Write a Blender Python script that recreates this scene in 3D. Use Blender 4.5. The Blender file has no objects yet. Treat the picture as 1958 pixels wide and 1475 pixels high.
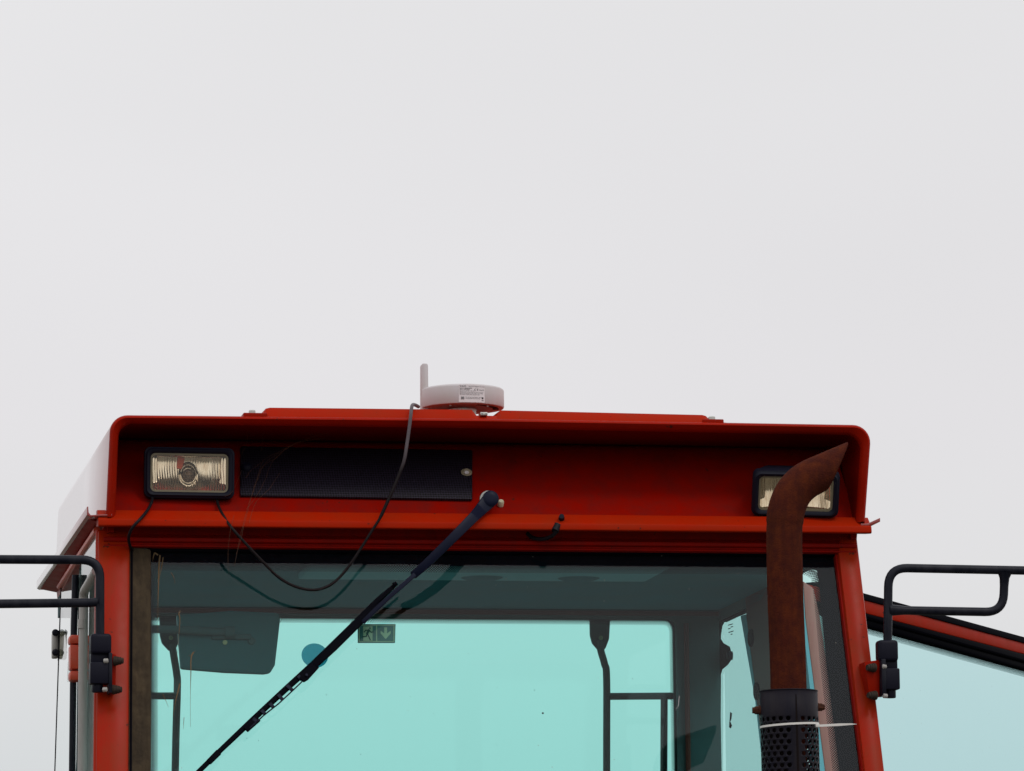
import bpy, bmesh, math, random
from mathutils import Vector, Matrix
random.seed(7)
S = bpy.context.scene
R = math.radians

# ------------------------------------------------------------------ camera
F = 9300.0; PX, PY = 979.0, 737.5; IMW, IMH = 1958, 1475
vY = Vector((-0.1724, -0.1505, -1.0)).normalized()          # tractor's length axis in camera space
e = -0.0144
vX = Vector((1.0, e, -0.1724 - 0.1505 * e)).normalized()    # tractor's width axis in camera space
vZ = vX.cross(vY).normalized()
CAM = Vector((-1.61, -9.6, 1.35))
RC = Matrix((vX, vY, vZ))                                   # rows: world axes in camera space -> camera-to-world
cd = bpy.data.cameras.new('camera'); cam = bpy.data.objects.new('camera', cd)
S.collection.objects.link(cam)
cam.matrix_world = Matrix.Translation(CAM) @ RC.to_4x4()
cd.sensor_width = 36.0; cd.lens = 36.0 * F / IMW
cd.clip_start = 0.05; cd.clip_end = 2000
S.camera = cam

# ------------------------------------------------------------------ world: overcast sky
SUN_EL, SUN_AZ = 52.0, 150.0          # azimuth clockwise from +Y (behind the tractor), towards camera right
W = bpy.data.worlds.new('World'); S.world = W; W.use_nodes = True
nt = W.node_tree; nt.nodes.clear()
def wn(t, **k):
    n = nt.nodes.new(t)
    for a, b in k.items(): setattr(n, a, b)
    return n
out = wn('ShaderNodeOutputWorld'); bg = wn('ShaderNodeBackground'); bg.inputs['Strength'].default_value = 0.1
sky = wn('ShaderNodeTexSky', sky_type='NISHITA'); sky.sun_disc = False
sky.sun_elevation = R(SUN_EL); sky.sun_rotation = R(SUN_AZ)
tc = wn('ShaderNodeTexCoord'); sep = wn('ShaderNodeSeparateXYZ')
nt.links.new(tc.outputs['Generated'], sep.inputs[0])
rp = wn('ShaderNodeValToRGB')
cr = rp.color_ramp
cr.elements[0].position = 0.0; cr.elements[0].color = (0.64, 0.655, 0.668, 1)
cr.elements[1].position = 1.0; cr.elements[1].color = (1.05, 1.07, 1.10, 1)
for p, c in ((0.06, (0.655, 0.685, 0.70)), (0.10, (0.745, 0.742, 0.75)), (0.14, (0.778, 0.762, 0.778)), (0.25, (0.79, 0.785, 0.792)), (0.5, (0.86, 0.87, 0.89))):
    el = cr.elements.new(p); el.color = (*c, 1)
nt.links.new(sep.outputs['Z'], rp.inputs['Fac'])
mp = wn('ShaderNodeMapping'); mp.inputs['Scale'].default_value = (1, 1, 2.2)
nz = wn('ShaderNodeTexNoise'); nz.inputs['Scale'].default_value = 3.2; nz.inputs['Detail'].default_value = 3
nt.links.new(tc.outputs['Generated'], mp.inputs[0]); nt.links.new(mp.outputs[0], nz.inputs['Vector'])
mr = wn('ShaderNodeMapRange'); mr.inputs['To Min'].default_value = 9.45; mr.inputs['To Max'].default_value = 10.75
nt.links.new(nz.outputs['Fac'], mr.inputs['Value'])
vm = wn('ShaderNodeVectorMath', operation='SCALE')
nt.links.new(rp.outputs[0], vm.inputs[0]); nt.links.new(mr.outputs[0], vm.inputs['Scale'])
mx = wn('ShaderNodeMix', data_type='RGBA'); mx.inputs[0].default_value = 0.03
nt.links.new(vm.outputs[0], mx.inputs[6]); nt.links.new(sky.outputs[0], mx.inputs[7])
nt.links.new(mx.outputs[2], bg.inputs['Color']); nt.links.new(bg.outputs[0], out.inputs[0])

sd = bpy.data.lights.new('sun', 'SUN'); sd.energy = 0.5; sd.angle = R(14); sd.color = (1.0, 0.96, 0.9)
sun = bpy.data.objects.new('sun', sd); S.collection.objects.link(sun)
az = R(SUN_AZ)
sv = Vector((math.sin(az) * math.cos(R(SUN_EL)), math.cos(az) * math.cos(R(SUN_EL)), math.sin(R(SUN_EL))))
sun.rotation_euler = sv.to_track_quat('Z', 'Y').to_euler(); sun.location = (0, 0, 12)
S.view_settings.view_transform = 'Standard'; S.view_settings.look = 'None'
S.view_settings.exposure = 0.0; S.view_settings.gamma = 1.0; S.view_settings.use_curve_mapping = False
S.render.engine = 'CYCLES'
S.cycles.denoising_prefilter = 'ACCURATE'; S.cycles.adaptive_threshold = 0.004
S.cycles.max_bounces = 12; S.cycles.transparent_max_bounces = 24

# ------------------------------------------------------------------ measuring helpers (points of the real place)
def ray(px, py):
    return (RC @ Vector((px - PX, -(py - PY), -F))).normalized()
def at(px, py, Y):
    d = ray(px, py); return CAM + d * ((Y - CAM.y) / d.y)
def on_plane(px, py, p0, n):
    d = ray(px, py); return CAM + d * ((p0 - CAM).dot(n) / d.dot(n))
def atX(px, py, X):
    d = ray(px, py); return CAM + d * ((X - CAM.x) / d.x)
def Zc(y, Y=0.0, x=935): return at(x, y, Y).z
def Xc(x, Y=0.0, y=1000): return at(x, y, Y).x
TW = R(20.0)
WN = Vector((0, -math.cos(TW), math.sin(TW)))               # windscreen normal (leans back at the top)
WP = at(940, 1050, 0.075)
WU = Vector((0, -math.sin(TW), -math.cos(TW)))              # down along the glass
def atW(px, py, off=0.0): return on_plane(px, py, WP + WN * off, WN)

# ------------------------------------------------------------------ materials
def newmat(name):
    m = bpy.data.materials.new(name); m.use_nodes = True
    return m, m.node_tree, m.node_tree.nodes['Principled BSDF']
def principled(name, col, rough=0.5, metal=0.0, spec=0.5, coat=0.0, coat_rough=0.1, noise=None, bump=None, col2=None,
               dust=None, rough_var=0.0, chips=False, ior=1.45):
    m, t, b = newmat(name)
    b.inputs['Base Color'].default_value = (*col, 1); b.inputs['Roughness'].default_value = rough
    b.inputs['Metallic'].default_value = metal; b.inputs['IOR'].default_value = ior; b.inputs['Specular IOR Level'].default_value = spec
    b.inputs['Coat Weight'].default_value = coat; b.inputs['Coat Roughness'].default_value = coat_rough
    tcn = t.nodes.new('ShaderNodeTexCoord')
    last = None
    if col2 is not None:
        n = t.nodes.new('ShaderNodeTexNoise'); n.inputs['Scale'].default_value = noise or 20
        n.inputs['Detail'].default_value = 6; n.inputs['Roughness'].default_value = 0.65
        t.links.new(tcn.outputs['Object'], n.inputs['Vector'])
        r = t.nodes.new('ShaderNodeValToRGB'); r.color_ramp.elements[0].position = 0.35; r.color_ramp.elements[1].position = 0.68
        r.color_ramp.elements[0].color = (*col, 1); r.color_ramp.elements[1].color = (*col2, 1)
        t.links.new(n.outputs['Fac'], r.inputs['Fac']); t.links.new(r.outputs[0], b.inputs['Base Color'])
        last = r.outputs[0]
    if dust is not None:       # dust = (colour, amount, scale-vector)
        mpn = t.nodes.new('ShaderNodeMapping'); mpn.inputs['Scale'].default_value = dust[2]
        n = t.nodes.new('ShaderNodeTexNoise'); n.inputs['Scale'].default_value = 1.0; n.inputs['Detail'].default_value = 8
        n.inputs['Roughness'].default_value = 0.7
        t.links.new(tcn.outputs['Object'], mpn.inputs[0]); t.links.new(mpn.outputs[0], n.inputs['Vector'])
        q = t.nodes.new('ShaderNodeMapRange'); q.inputs['From Min'].default_value = 0.38; q.inputs['From Max'].default_value = 0.75
        q.inputs['To Max'].default_value = dust[1]; t.links.new(n.outputs['Fac'], q.inputs['Value'])
        x = t.nodes.new('ShaderNodeMix'); x.data_type = 'RGBA'; x.inputs[6].default_value = (*col, 1); x.inputs[7].default_value = (*dust[0], 1)
        if last: t.links.new(last, x.inputs[6])
        t.links.new(q.outputs[0], x.inputs[0]); t.links.new(x.outputs[2], b.inputs['Base Color'])
    if chips:
        n = t.nodes.new('ShaderNodeTexNoise'); n.inputs['Scale'].default_value = 70; n.inputs['Detail'].default_value = 3; n.inputs['Roughness'].default_value = 0.6
        t.links.new(tcn.outputs['Object'], n.inputs['Vector'])
        q = t.nodes.new('ShaderNodeMapRange'); q.inputs['From Min'].default_value = 0.70; q.inputs['From Max'].default_value = 0.73; q.inputs['To Max'].default_value = 0.85
        t.links.new(n.outputs['Fac'], q.inputs['Value'])
        x2 = t.nodes.new('ShaderNodeMix'); x2.data_type = 'RGBA'; x2.inputs[7].default_value = (0.05, 0.018, 0.012, 1)
        t.links.new(x.outputs[2], x2.inputs[6]); t.links.new(q.outputs[0], x2.inputs[0]); t.links.new(x2.outputs[2], b.inputs['Base Color'])
    if rough_var:
        n = t.nodes.new('ShaderNodeTexNoise'); n.inputs['Scale'].default_value = 35; n.inputs['Detail'].default_value = 5
        t.links.new(tcn.outputs['Object'], n.inputs['Vector'])
        q = t.nodes.new('ShaderNodeMapRange'); q.inputs['To Min'].default_value = max(0.02, rough - rough_var); q.inputs['To Max'].default_value = rough + rough_var
        t.links.new(n.outputs['Fac'], q.inputs['Value']); t.links.new(q.outputs[0], b.inputs['Roughness'])
    if bump is not None:       # (scale, strength, distance)
        n = t.nodes.new('ShaderNodeTexNoise'); n.inputs['Scale'].default_value = bump[0]; n.inputs['Detail'].default_value = 4
        t.links.new(tcn.outputs['Object'], n.inputs['Vector'])
        bp = t.nodes.new('ShaderNodeBump'); bp.inputs['Strength'].default_value = bump[1]; bp.inputs['Distance'].default_value = bump[2]
        t.links.new(n.outputs['Fac'], bp.inputs['Height']); t.links.new(bp.outputs[0], b.inputs['Normal'])
    return m
def glassmat(name, tint, dirt=0.0, ior=1.37, streak=False):
    """clear tinted sheet: light passes straight through each face, the outer faces reflect"""
    m = bpy.data.materials.new(name); m.use_nodes = True; t = m.node_tree; t.nodes.clear()
    N = t.nodes.new; L = t.links.new
    o = N('ShaderNodeOutputMaterial'); tr = N('ShaderNodeBsdfTransparent'); tr.inputs[0].default_value = (*tint, 1)
    gl = N('ShaderNodeBsdfGlossy'); gl.inputs['Roughness'].default_value = 0.012; gl.inputs['Color'].default_value = (1, 1, 1, 1)
    fr = N('ShaderNodeFresnel'); fr.inputs[0].default_value = ior
    ge = N('ShaderNodeNewGeometry'); inv = N('ShaderNodeMath'); inv.operation = 'SUBTRACT'; inv.inputs[0].default_value = 1.0
    L(ge.outputs['Backfacing'], inv.inputs[1])
    ml = N('ShaderNodeMath'); ml.operation = 'MULTIPLY'; L(fr.outputs[0], ml.inputs[0]); L(inv.outputs[0], ml.inputs[1])
    mixr = N('ShaderNodeMixShader'); L(ml.outputs[0], mixr.inputs[0]); L(tr.outputs[0], mixr.inputs[1]); L(gl.outputs[0], mixr.inputs[2])
    last = mixr.outputs[0]
    if dirt:
        df = N('ShaderNodeBsdfDiffuse'); df.inputs[0].default_value = (0.35, 0.33, 0.28, 1)
        tcn = N('ShaderNodeTexCoord'); mpn = N('ShaderNodeMapping'); mpn.inputs['Scale'].default_value = (38, 38, 3.0) if streak else (9, 9, 9)
        n = N('ShaderNodeTexNoise'); n.inputs['Scale'].default_value = 1; n.inputs['Detail'].default_value = 9; n.inputs['Roughness'].default_value = 0.75
        L(tcn.outputs['Object'], mpn.inputs[0]); L(mpn.outputs[0], n.inputs['Vector'])
        q = N('ShaderNodeMapRange'); q.inputs['From Min'].default_value = 0.4; q.inputs['From Max'].default_value = 0.85
        q.inputs['To Max'].default_value = dirt; L(n.outputs['Fac'], q.inputs['Value'])
        # small specks
        n2 = N('ShaderNodeTexVoronoi'); n2.inputs['Scale'].default_value = 26; L(tcn.outputs['Object'], n2.inputs['Vector'])
        q2 = N('ShaderNodeMath'); q2.operation = 'LESS_THAN'; q2.inputs[1].default_value = 0.028; L(n2.outputs['Distance'], q2.inputs[0])
        q3 = N('ShaderNodeMath'); q3.operation = 'MULTIPLY'; q3.inputs[1].default_value = 0.5; L(q2.outputs[0], q3.inputs[0])
        ad = N('ShaderNodeMath'); ad.operation = 'ADD'; ad.use_clamp = True; L(q.outputs[0], ad.inputs[0]); L(q3.outputs[0], ad.inputs[1])
        a2 = N('ShaderNodeMath'); a2.operation = 'MULTIPLY'; L(ad.outputs[0], a2.inputs[0]); L(inv.outputs[0], a2.inputs[1])
        md = N('ShaderNodeMixShader'); L(a2.outputs[0], md.inputs[0]); L(last, md.inputs[1]); L(df.outputs[0], md.inputs[2]); last = md.outputs[0]
    L(last, o.inputs[0]); return m
def dotmat(name, pitch=0.0052, r0=0.40, r1=0.24, col=(0.006, 0.008, 0.010), invert=False):
    """screen-printed dots on glass; UV in metres along the strip, second UV runs 0..1 across it"""
    m = bpy.data.materials.new(name); m.use_nodes = True; t = m.node_tree; t.nodes.clear()
    N = t.nodes.new; L = t.links.new
    def M(op, a, b=None):
        n = N('ShaderNodeMath'); n.operation = op
        for i, v in enumerate((a, b)):
            if v is None: continue
            if isinstance(v, (int, float)): n.inputs[i].default_value = v
            else: L(v, n.inputs[i])
        return n.outputs[0]
    uv = N('ShaderNodeUVMap'); uv.uv_map = 'metres'; s1 = N('ShaderNodeSeparateXYZ'); L(uv.outputs[0], s1.inputs[0])
    uv2 = N('ShaderNodeUVMap'); uv2.uv_map = 'across'; s2 = N('ShaderNodeSeparateXYZ'); L(uv2.outputs[0], s2.inputs[0])
    u = M('DIVIDE', s1.outputs['X'], pitch); v = M('DIVIDE', s1.outputs['Y'], pitch)
    def cell(du):
        a = M('SUBTRACT', M('FRACT', M('ADD', u, du)), 0.5); b = M('SUBTRACT', M('FRACT', M('ADD', v, du)), 0.5)
        return M('SQRT', M('ADD', M('MULTIPLY', a, a), M('MULTIPLY', b, b)))
    d = M('MINIMUM', cell(0.0), cell(0.5))
    rad = M('ADD', M('MULTIPLY', s2.outputs['Y'], r1 - r0), r0)
    mask = M('LESS_THAN', d, rad)
    o = N('ShaderNodeOutputMaterial'); tr = N('ShaderNodeBsdfTransparent'); df = N('ShaderNodeBsdfDiffuse'); df.inputs[0].default_value = (*col, 1)
    mx = N('ShaderNodeMixShader'); L(mask, mx.inputs[0]); L(tr.outputs[0], mx.inputs[1]); L(df.outputs[0], mx.inputs[2]); L(mx.outputs[0], o.inputs[0])
    return m

RED = (0.34, 0.0085, 0.0008)
M_ = {}
M_['red'] = principled('red_paint', RED, 0.36, spec=0.05, dust=((0.17, 0.012, 0.004), 0.5, (7, 7, 7)), rough_var=0.1, bump=(60, 0.05, 0.002), chips=True)
M_['red_ledge'] = principled('bright_red_paint', (0.40, 0.014, 0.001), 0.4, spec=0.04, dust=((0.26, 0.03, 0.008), 0.5, (12, 12, 12)), rough_var=0.1, bump=(60, 0.05, 0.002), chips=True)
M_['red_roof'] = principled('red_roof_paint', (0.30, 0.012, 0.006), 0.2, spec=0.5, coat=1.0, coat_rough=0.05, dust=((0.30, 0.10, 0.08), 0.4, (5, 1.5, 5)), rough_var=0.06, bump=(14, 0.12, 0.003))
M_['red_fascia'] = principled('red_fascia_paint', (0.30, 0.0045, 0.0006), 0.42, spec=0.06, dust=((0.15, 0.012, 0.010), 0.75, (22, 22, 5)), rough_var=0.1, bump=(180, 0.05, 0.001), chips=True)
M_['red_pillar'] = principled('red_pillar_paint', (0.38, 0.013, 0.001), 0.32, spec=0.12, dust=((0.22, 0.040, 0.010), 0.6, (28, 28, 2.5)), rough_var=0.1, bump=(40, 0.05, 0.002), chips=True)
M_['red_orange'] = principled('faded_red_paint', (0.62, 0.05, 0.018), 0.35, spec=0.4, dust=((0.45, 0.15, 0.09), 0.5, (20, 20, 20)))
M_['gasket_dirty'] = principled('dirty_window_seal', (0.045, 0.032, 0.020), 0.8, spec=0.15, col2=(0.085, 0.060, 0.034), noise=22, bump=(90, 0.5, 0.002), dust=((0.020, 0.014, 0.010), 0.8, (60, 60, 4)))
M_['rubber'] = principled('black_rubber', (0.005, 0.005, 0.008), 0.6, spec=0.5, ior=1.06, bump=(200, 0.1, 0.001))
M_['seal_black'] = principled('deep_black_seal', (0.002, 0.002, 0.004), 0.3, spec=0.5, ior=1.03)
M_['black_paint'] = principled('black_paint', (0.005, 0.006, 0.013), 0.38, spec=0.5, ior=1.26, dust=((0.030, 0.030, 0.040), 0.7, (45, 45, 14)), bump=(120, 0.15, 0.001), rough_var=0.08)
M_['black_plastic'] = principled('black_plastic', (0.007, 0.007, 0.016), 0.48, spec=0.5, ior=1.25, bump=(300, 0.1, 0.0006), rough_var=0.1)
M_['wiper'] = principled('wiper_paint', (0.006, 0.008, 0.024), 0.4, spec=0.15, rough_var=0.1)
M_['shield'] = principled('heat_shield_paint', (0.010, 0.009, 0.016), 0.5, spec=0.5, ior=1.2, dust=((0.035, 0.026, 0.024), 0.5, (30, 30, 4)), rough_var=0.1)
M_['rust'] = principled('rusty_pipe', (0.070, 0.015, 0.010), 0.92, spec=0.03, col2=(0.115, 0.026, 0.010), noise=55, bump=(380, 1.0, 0.0022), dust=((0.036, 0.011, 0.010), 0.8, (60, 60, 9)))
M_['visor_inside'] = principled('shaded_red_visor_inside', (0.17, 0.003, 0.001), 0.6, spec=0.05)  # shade under the visor put into the colour as a darker red
M_['rust_dark'] = principled('rusty_bolt', (0.10, 0.035, 0.018), 0.9, spec=0.15, col2=(0.04, 0.02, 0.015), noise=200, bump=(500, 0.6, 0.001))
M_['old_bolt'] = principled('old_bolt', (0.030, 0.024, 0.020), 0.7, spec=0.2, col2=(0.055, 0.035, 0.025), noise=150, bump=(400, 0.5, 0.0008))
M_['soot'] = principled('sooty_inside', (0.012, 0.008, 0.008), 0.9, spec=0.1)
M_['steel'] = principled('zinc_steel', (0.55, 0.54, 0.50), 0.38, metal=1.0, rough_var=0.12)
M_['brass'] = principled('dull_brass', (0.42, 0.33, 0.20), 0.42, metal=0.9, rough_var=0.1)
M_['screw_pale'] = principled('pale_screw', (0.50, 0.42, 0.28), 0.4, metal=0.3)
M_['rail'] = principled('aluminium_rail', (0.46, 0.44, 0.42), 0.45, metal=0.25, spec=0.5, dust=((0.22, 0.19, 0.15), 0.5, (40, 40, 6)))
M_['cream'] = principled('cream_plastic', (0.62, 0.58, 0.40), 0.5)
M_['white_plastic'] = principled('white_plastic', (0.60, 0.55, 0.56), 0.42, spec=0.3, dust=((0.50, 0.44, 0.36), 0.35, (14, 14, 14)))
M_['label'] = principled('paper_label', (0.80, 0.74, 0.75), 0.5)
M_['ink'] = principled('black_ink', (0.03, 0.025, 0.03), 0.6)
M_['tie'] = principled('nylon_tie', (0.80, 0.76, 0.72), 0.45)
M_['cable_grey'] = principled('cable_sheath', (0.10, 0.085, 0.09), 0.5, spec=0.4)
M_['cable_black'] = principled('black_cable_sheath', (0.009, 0.007, 0.010), 0.5, ior=1.25)
M_['interior'] = principled('grey_cab_lining', (0.09, 0.15, 0.16), 0.8, spec=0.2, bump=(80, 0.2, 0.002), dust=((0.10, 0.14, 0.13), 0.5, (4, 4, 4)))
M_['headlining'] = principled('pale_teal_headlining', (0.07, 0.27, 0.35), 0.85, spec=0.1, bump=(120, 0.3, 0.002), dust=((0.10, 0.22, 0.25), 0.6, (5, 5, 5)))
M_['mirror_back'] = principled('teal_grey_mirror_back', (0.045, 0.15, 0.17), 0.5, spec=0.3, rough_var=0.1)
M_['interior_light'] = principled('blue_grey_cab_trim', (0.20, 0.55, 0.68), 0.6, spec=0.3, rough_var=0.1)
M_['interior_dark'] = principled('dark_cab_frame', (0.05, 0.065, 0.068), 0.7, spec=0.2)
M_['interior_red'] = principled('red_cab_lining', (0.16, 0.045, 0.035), 0.6, spec=0.3)
M_['stile'] = principled('dusty_red_door_stile', (0.50, 0.12, 0.10), 0.5, spec=0.4, dust=((0.55, 0.27, 0.22), 0.8, (10, 10, 4)))
M_['frit'] = principled('black_glass_border', (0.005, 0.005, 0.009), 0.9, spec=0.0, ior=1.0)
M_['windscreen'] = glassmat('windscreen_glass', (0.808, 0.985, 0.962), dirt=0.010, streak=True)
M_['quarter_glass'] = glassmat('quarter_window_glass', (0.88, 0.99, 0.985), dirt=0.01)
M_['rear_glass'] = glassmat('rear_window_glass', (0.805, 0.985, 0.962), dirt=0.01)
M_['door_glass'] = glassmat('door_glass', (0.785, 0.96, 0.962), dirt=0.01)
M_['side_glass'] = glassmat('side_glass', (0.95, 0.975, 0.97), dirt=0.03)
M_['dots'] = dotmat('printed_dots')
M_['dots_rear'] = dotmat('printed_dots_rear', pitch=0.0056, r0=0.42, r1=0.22)
M_['straw'] = principled('dried_straw', (0.14, 0.09, 0.04), 0.8)
M_['web'] = principled('spider_silk', (0.12, 0.05, 0.025), 0.5)
M_['sign_green'] = principled('sign_green', (0.03, 0.085, 0.085), 0.5)
M_['sign_pale'] = principled('sign_pale', (0.33, 0.33, 0.22), 0.5)
M_['sign_black'] = principled('sign_dark', (0.006, 0.03, 0.025), 0.5)
M_['ground'] = principled('gravel_ground', (0.09, 0.085, 0.07), 0.95, spec=0.1, col2=(0.13, 0.12, 0.10), noise=3, bump=(30, 0.5, 0.02))
M_['body'] = principled('dark_body_paint', (0.03, 0.03, 0.032), 0.5)
# round translucent sticker
m, t, b = newmat('translucent_teal_sticker'); t.nodes.remove(b)
o = t.nodes['Material Output']; a = t.nodes.new('ShaderNodeBsdfTransparent'); a.inputs[0].default_value = (0.22, 0.62, 0.72, 1)
d = t.nodes.new('ShaderNodeBsdfDiffuse'); d.inputs[0].default_value = (0.05, 0.22, 0.27, 1); x = t.nodes.new('ShaderNodeMixShader'); x.inputs[0].default_value = 0.3
t.links.new(a.outputs[0], x.inputs[1]); t.links.new(d.outputs[0], x.inputs[2]); t.links.new(x.outputs[0], o.inputs[0]); M_['sticker'] = m
# fluted lamp lens
m = bpy.data.materials.new('fluted_lamp_lens'); m.use_nodes = True; t = m.node_tree; t.nodes.clear(); N = t.nodes.new; L = t.links.new
o = N('ShaderNodeOutputMaterial'); tr = N('ShaderNodeBsdfTransparent'); tr.inputs[0].default_value = (0.98, 0.95, 0.89, 1)
gb = N('ShaderNodeBsdfGlossy'); gb.inputs['Roughness'].default_value = 0.05; mx = N('ShaderNodeMixShader'); mx.inputs[0].default_value = 0.03
L(tr.outputs[0], mx.inputs[1]); L(gb.outputs[0], mx.inputs[2]); L(mx.outputs[0], o.inputs[0]); M_['lens'] = m
M_['reflector'] = principled('aged_reflector', (0.94, 0.89, 0.81), 0.13, metal=1.0, dust=((0.42, 0.28, 0.16), 0.75, (90, 30, 20)))
M_['red_glint'] = principled('orange_red_glint', (0.95, 0.13, 0.04), 0.4)  # colour of the red reflection painted into the left lamp
M_['lens_rim'] = principled('lens_rim', (0.20, 0.17, 0.11), 0.4, spec=0.3)
M_['bulb'] = principled('bulb_cap', (0.16, 0.11, 0.085), 0.4, metal=0.5)
# perforated grille
m, t, b = newmat('black_perforated_mesh'); M_['mesh'] = m
b.inputs['Roughness'].default_value = 0.5; b.inputs['Specular IOR Level'].default_value = 0.25
tcn = t.nodes.new('ShaderNodeTexCoord'); vr = t.nodes.new('ShaderNodeTexVoronoi'); vr.inputs['Randomness'].default_value = 0.12; vr.inputs['Scale'].default_value = 190
vr.voronoi_dimensions = '2D'
mpn = t.nodes.new('ShaderNodeMapping'); mpn.vector_type = 'POINT'; mpn.inputs['Rotation'].default_value = (R(90), 0, 0)
t.links.new(tcn.outputs['Object'], mpn.inputs[0]); t.links.new(mpn.outputs[0], vr.inputs['Vector'])
r = t.nodes.new('ShaderNodeValToRGB'); r.color_ramp.elements[0].position = 0.30; r.color_ramp.elements[1].position = 0.5
r.color_ramp.elements[0].color = (0.002, 0.002, 0.003, 1); r.color_ramp.elements[1].color = (0.024, 0.018, 0.034, 1)
t.links.new(vr.outputs['Distance'], r.inputs['Fac']); t.links.new(r.outputs[0], b.inputs['Base Color'])
bp = t.nodes.new('ShaderNodeBump'); bp.inputs['Distance'].default_value = 0.001; bp.inputs['Strength'].default_value = 0.8
t.links.new(vr.outputs['Distance'], bp.inputs['Height']); t.links.new(bp.outputs[0], b.inputs['Normal'])

# ------------------------------------------------------------------ object helpers
WL = {}   # world location of every object (no rotations anywhere)
def empty(name, loc, parent=None):
    o = bpy.data.objects.new(name, None); S.collection.objects.link(o); o.empty_display_size = 0.1
    WL[o] = Vector(loc); o.location = WL[o] - (WL[parent] if parent else Vector()); o.parent = parent
    return o
def obj(name, bm, mat, parent=None, smooth=False, bevel=0.0, seg=2, angle=35):
    if bevel:
        bmesh.ops.remove_doubles(bm, verts=bm.verts, dist=1e-5)
        bm.normal_update()
        ed = [q for q in bm.edges if len(q.link_faces) == 2 and q.calc_face_angle(0) > R(25)]
        bmesh.ops.bevel(bm, geom=ed, offset=bevel, segments=seg, affect='EDGES', profile=0.5, clamp_overlap=True)
    bmesh.ops.recalc_face_normals(bm, faces=bm.faces)
    me = bpy.data.meshes.new(name)
    if bm.verts:
        lo = Vector([min(v.co[i] for v in bm.verts) for i in range(3)]); hi = Vector([max(v.co[i] for v in bm.verts) for i in range(3)])
        c = (lo + hi) / 2
    else: c = Vector()
    for v in bm.verts: v.co -= c
    bm.to_mesh(me); bm.free()
    me.materials.append(M_[mat] if isinstance(mat, str) else mat)
    o = bpy.data.objects.new(name, me); S.collection.objects.link(o)
    WL[o] = c; o.location = c - (WL[parent] if parent else Vector()); o.parent = parent
    if smooth or bevel:
        for p in me.polygons: p.use_smooth = True
        me.set_sharp_from_angle(angle=R(angle))
    return o
def tag(o, label, cat=None, group=None, kind=None):
    if label: o['label'] = label
    if cat: o['category'] = cat
    if group: o['group'] = group
    if kind: o['kind'] = kind
    return o
def prism(bm, pts, vec):
    a = [bm.verts.new(p) for p in pts]; b = [bm.verts.new(p + vec) for p in pts]; n = len(pts)
    bm.faces.new(a); bm.faces.new(b[::-1])
    for i in range(n): bm.faces.new((a[i], b[i], b[(i + 1) % n], a[(i + 1) % n]))
    return bm
def box(bm, lo, hi, mat=None):
    lo = Vector(lo); hi = Vector(hi)
    c = [Vector((x, y, z)) for x in (lo.x, hi.x) for y in (lo.y, hi.y) for z in (lo.z, hi.z)]
    if mat: c = [mat @ p for p in c]
    v = [bm.verts.new(p) for p in c]
    for f in ((0, 1, 3, 2), (4, 6, 7, 5), (0, 4, 5, 1), (2, 3, 7, 6), (0, 2, 6, 4), (1, 5, 7, 3)): bm.faces.new([v[i] for i in f])
    return bm
def B(): return bmesh.new()
def loft(bm, rings, closed=True, caps=True):
    vs = [[bm.verts.new(p) for p in r] for r in rings]; n = len(rings[0])
    for a, b in zip(vs, vs[1:]):
        for i in range(n if closed else n - 1):
            j = (i + 1) % n; bm.faces.new((a[i], a[j], b[j], b[i]))
    if caps and closed: bm.faces.new(vs[0][::-1]); bm.faces.new(vs[-1])
    return vs
def smooth_path(P, k=6):
    P = [Vector(p) for p in P]; out = []
    for i in range(len(P) - 1):
        p0 = P[max(i - 1, 0)]; p1 = P[i]; p2 = P[i + 1]; p3 = P[min(i + 2, len(P) - 1)]
        for j in range(k):
            t = j / k; out.append(0.5 * ((2 * p1) + (p2 - p0) * t + (2 * p0 - 5 * p1 + 4 * p2 - p3) * t * t + (3 * p1 - p0 - 3 * p2 + p3) * t ** 3))
    out.append(P[-1]); return out
def fillet(P, rads, k=7):
    """polyline with rounded corners; rads for the inner points"""
    P = [Vector(p) for p in P]; out = [P[0]]
    for i in range(1, len(P) - 1):
        r = rads[i - 1]; a = (P[i - 1] - P[i]).normalized(); b = (P[i + 1] - P[i]).normalized()
        ang = a.angle(b); d = r / math.tan(ang / 2)
        s, q = P[i] + a * d, P[i] + b * d
        for j in range(k + 1):
            t = j / k; out.append(s * (1 - t) ** 2 * 1 + P[i] * 2 * t * (1 - t) + q * t * t)
    out.append(P[-1]); return out
def tube_rings(P, r, seg=16, flat=1.0):
    P = [Vector(p) for p in P]; rs = r if isinstance(r, (list, tuple)) else [r] * len(P)
    T = [(P[min(i + 1, len(P) - 1)] - P[max(i - 1, 0)]).normalized() for i in range(len(P))]
    ref = Vector((0, 1, 0)) if abs(T[0].y) < 0.9 else Vector((1, 0, 0))
    n = (ref - T[0] * ref.dot(T[0])).normalized(); rings = []
    for i, p in enumerate(P):
        n = (n - T[i] * n.dot(T[i])).normalized(); b = T[i].cross(n)
        rings.append([p + (n * math.cos(a) * flat + b * math.sin(a)) * rs[i] for a in (2 * math.pi * j / seg for j in range(seg))])
    return rings
def tube(bm, P, r, seg=16, caps=True, flat=1.0):
    loft(bm, tube_rings(P, r, seg, flat), True, caps); return bm
def cyl(bm, a, b, r, seg=24, r2=None):
    a = Vector(a); b = Vector(b); tube(bm, [a, b], [r, r if r2 is None else r2], seg); return bm
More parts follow.
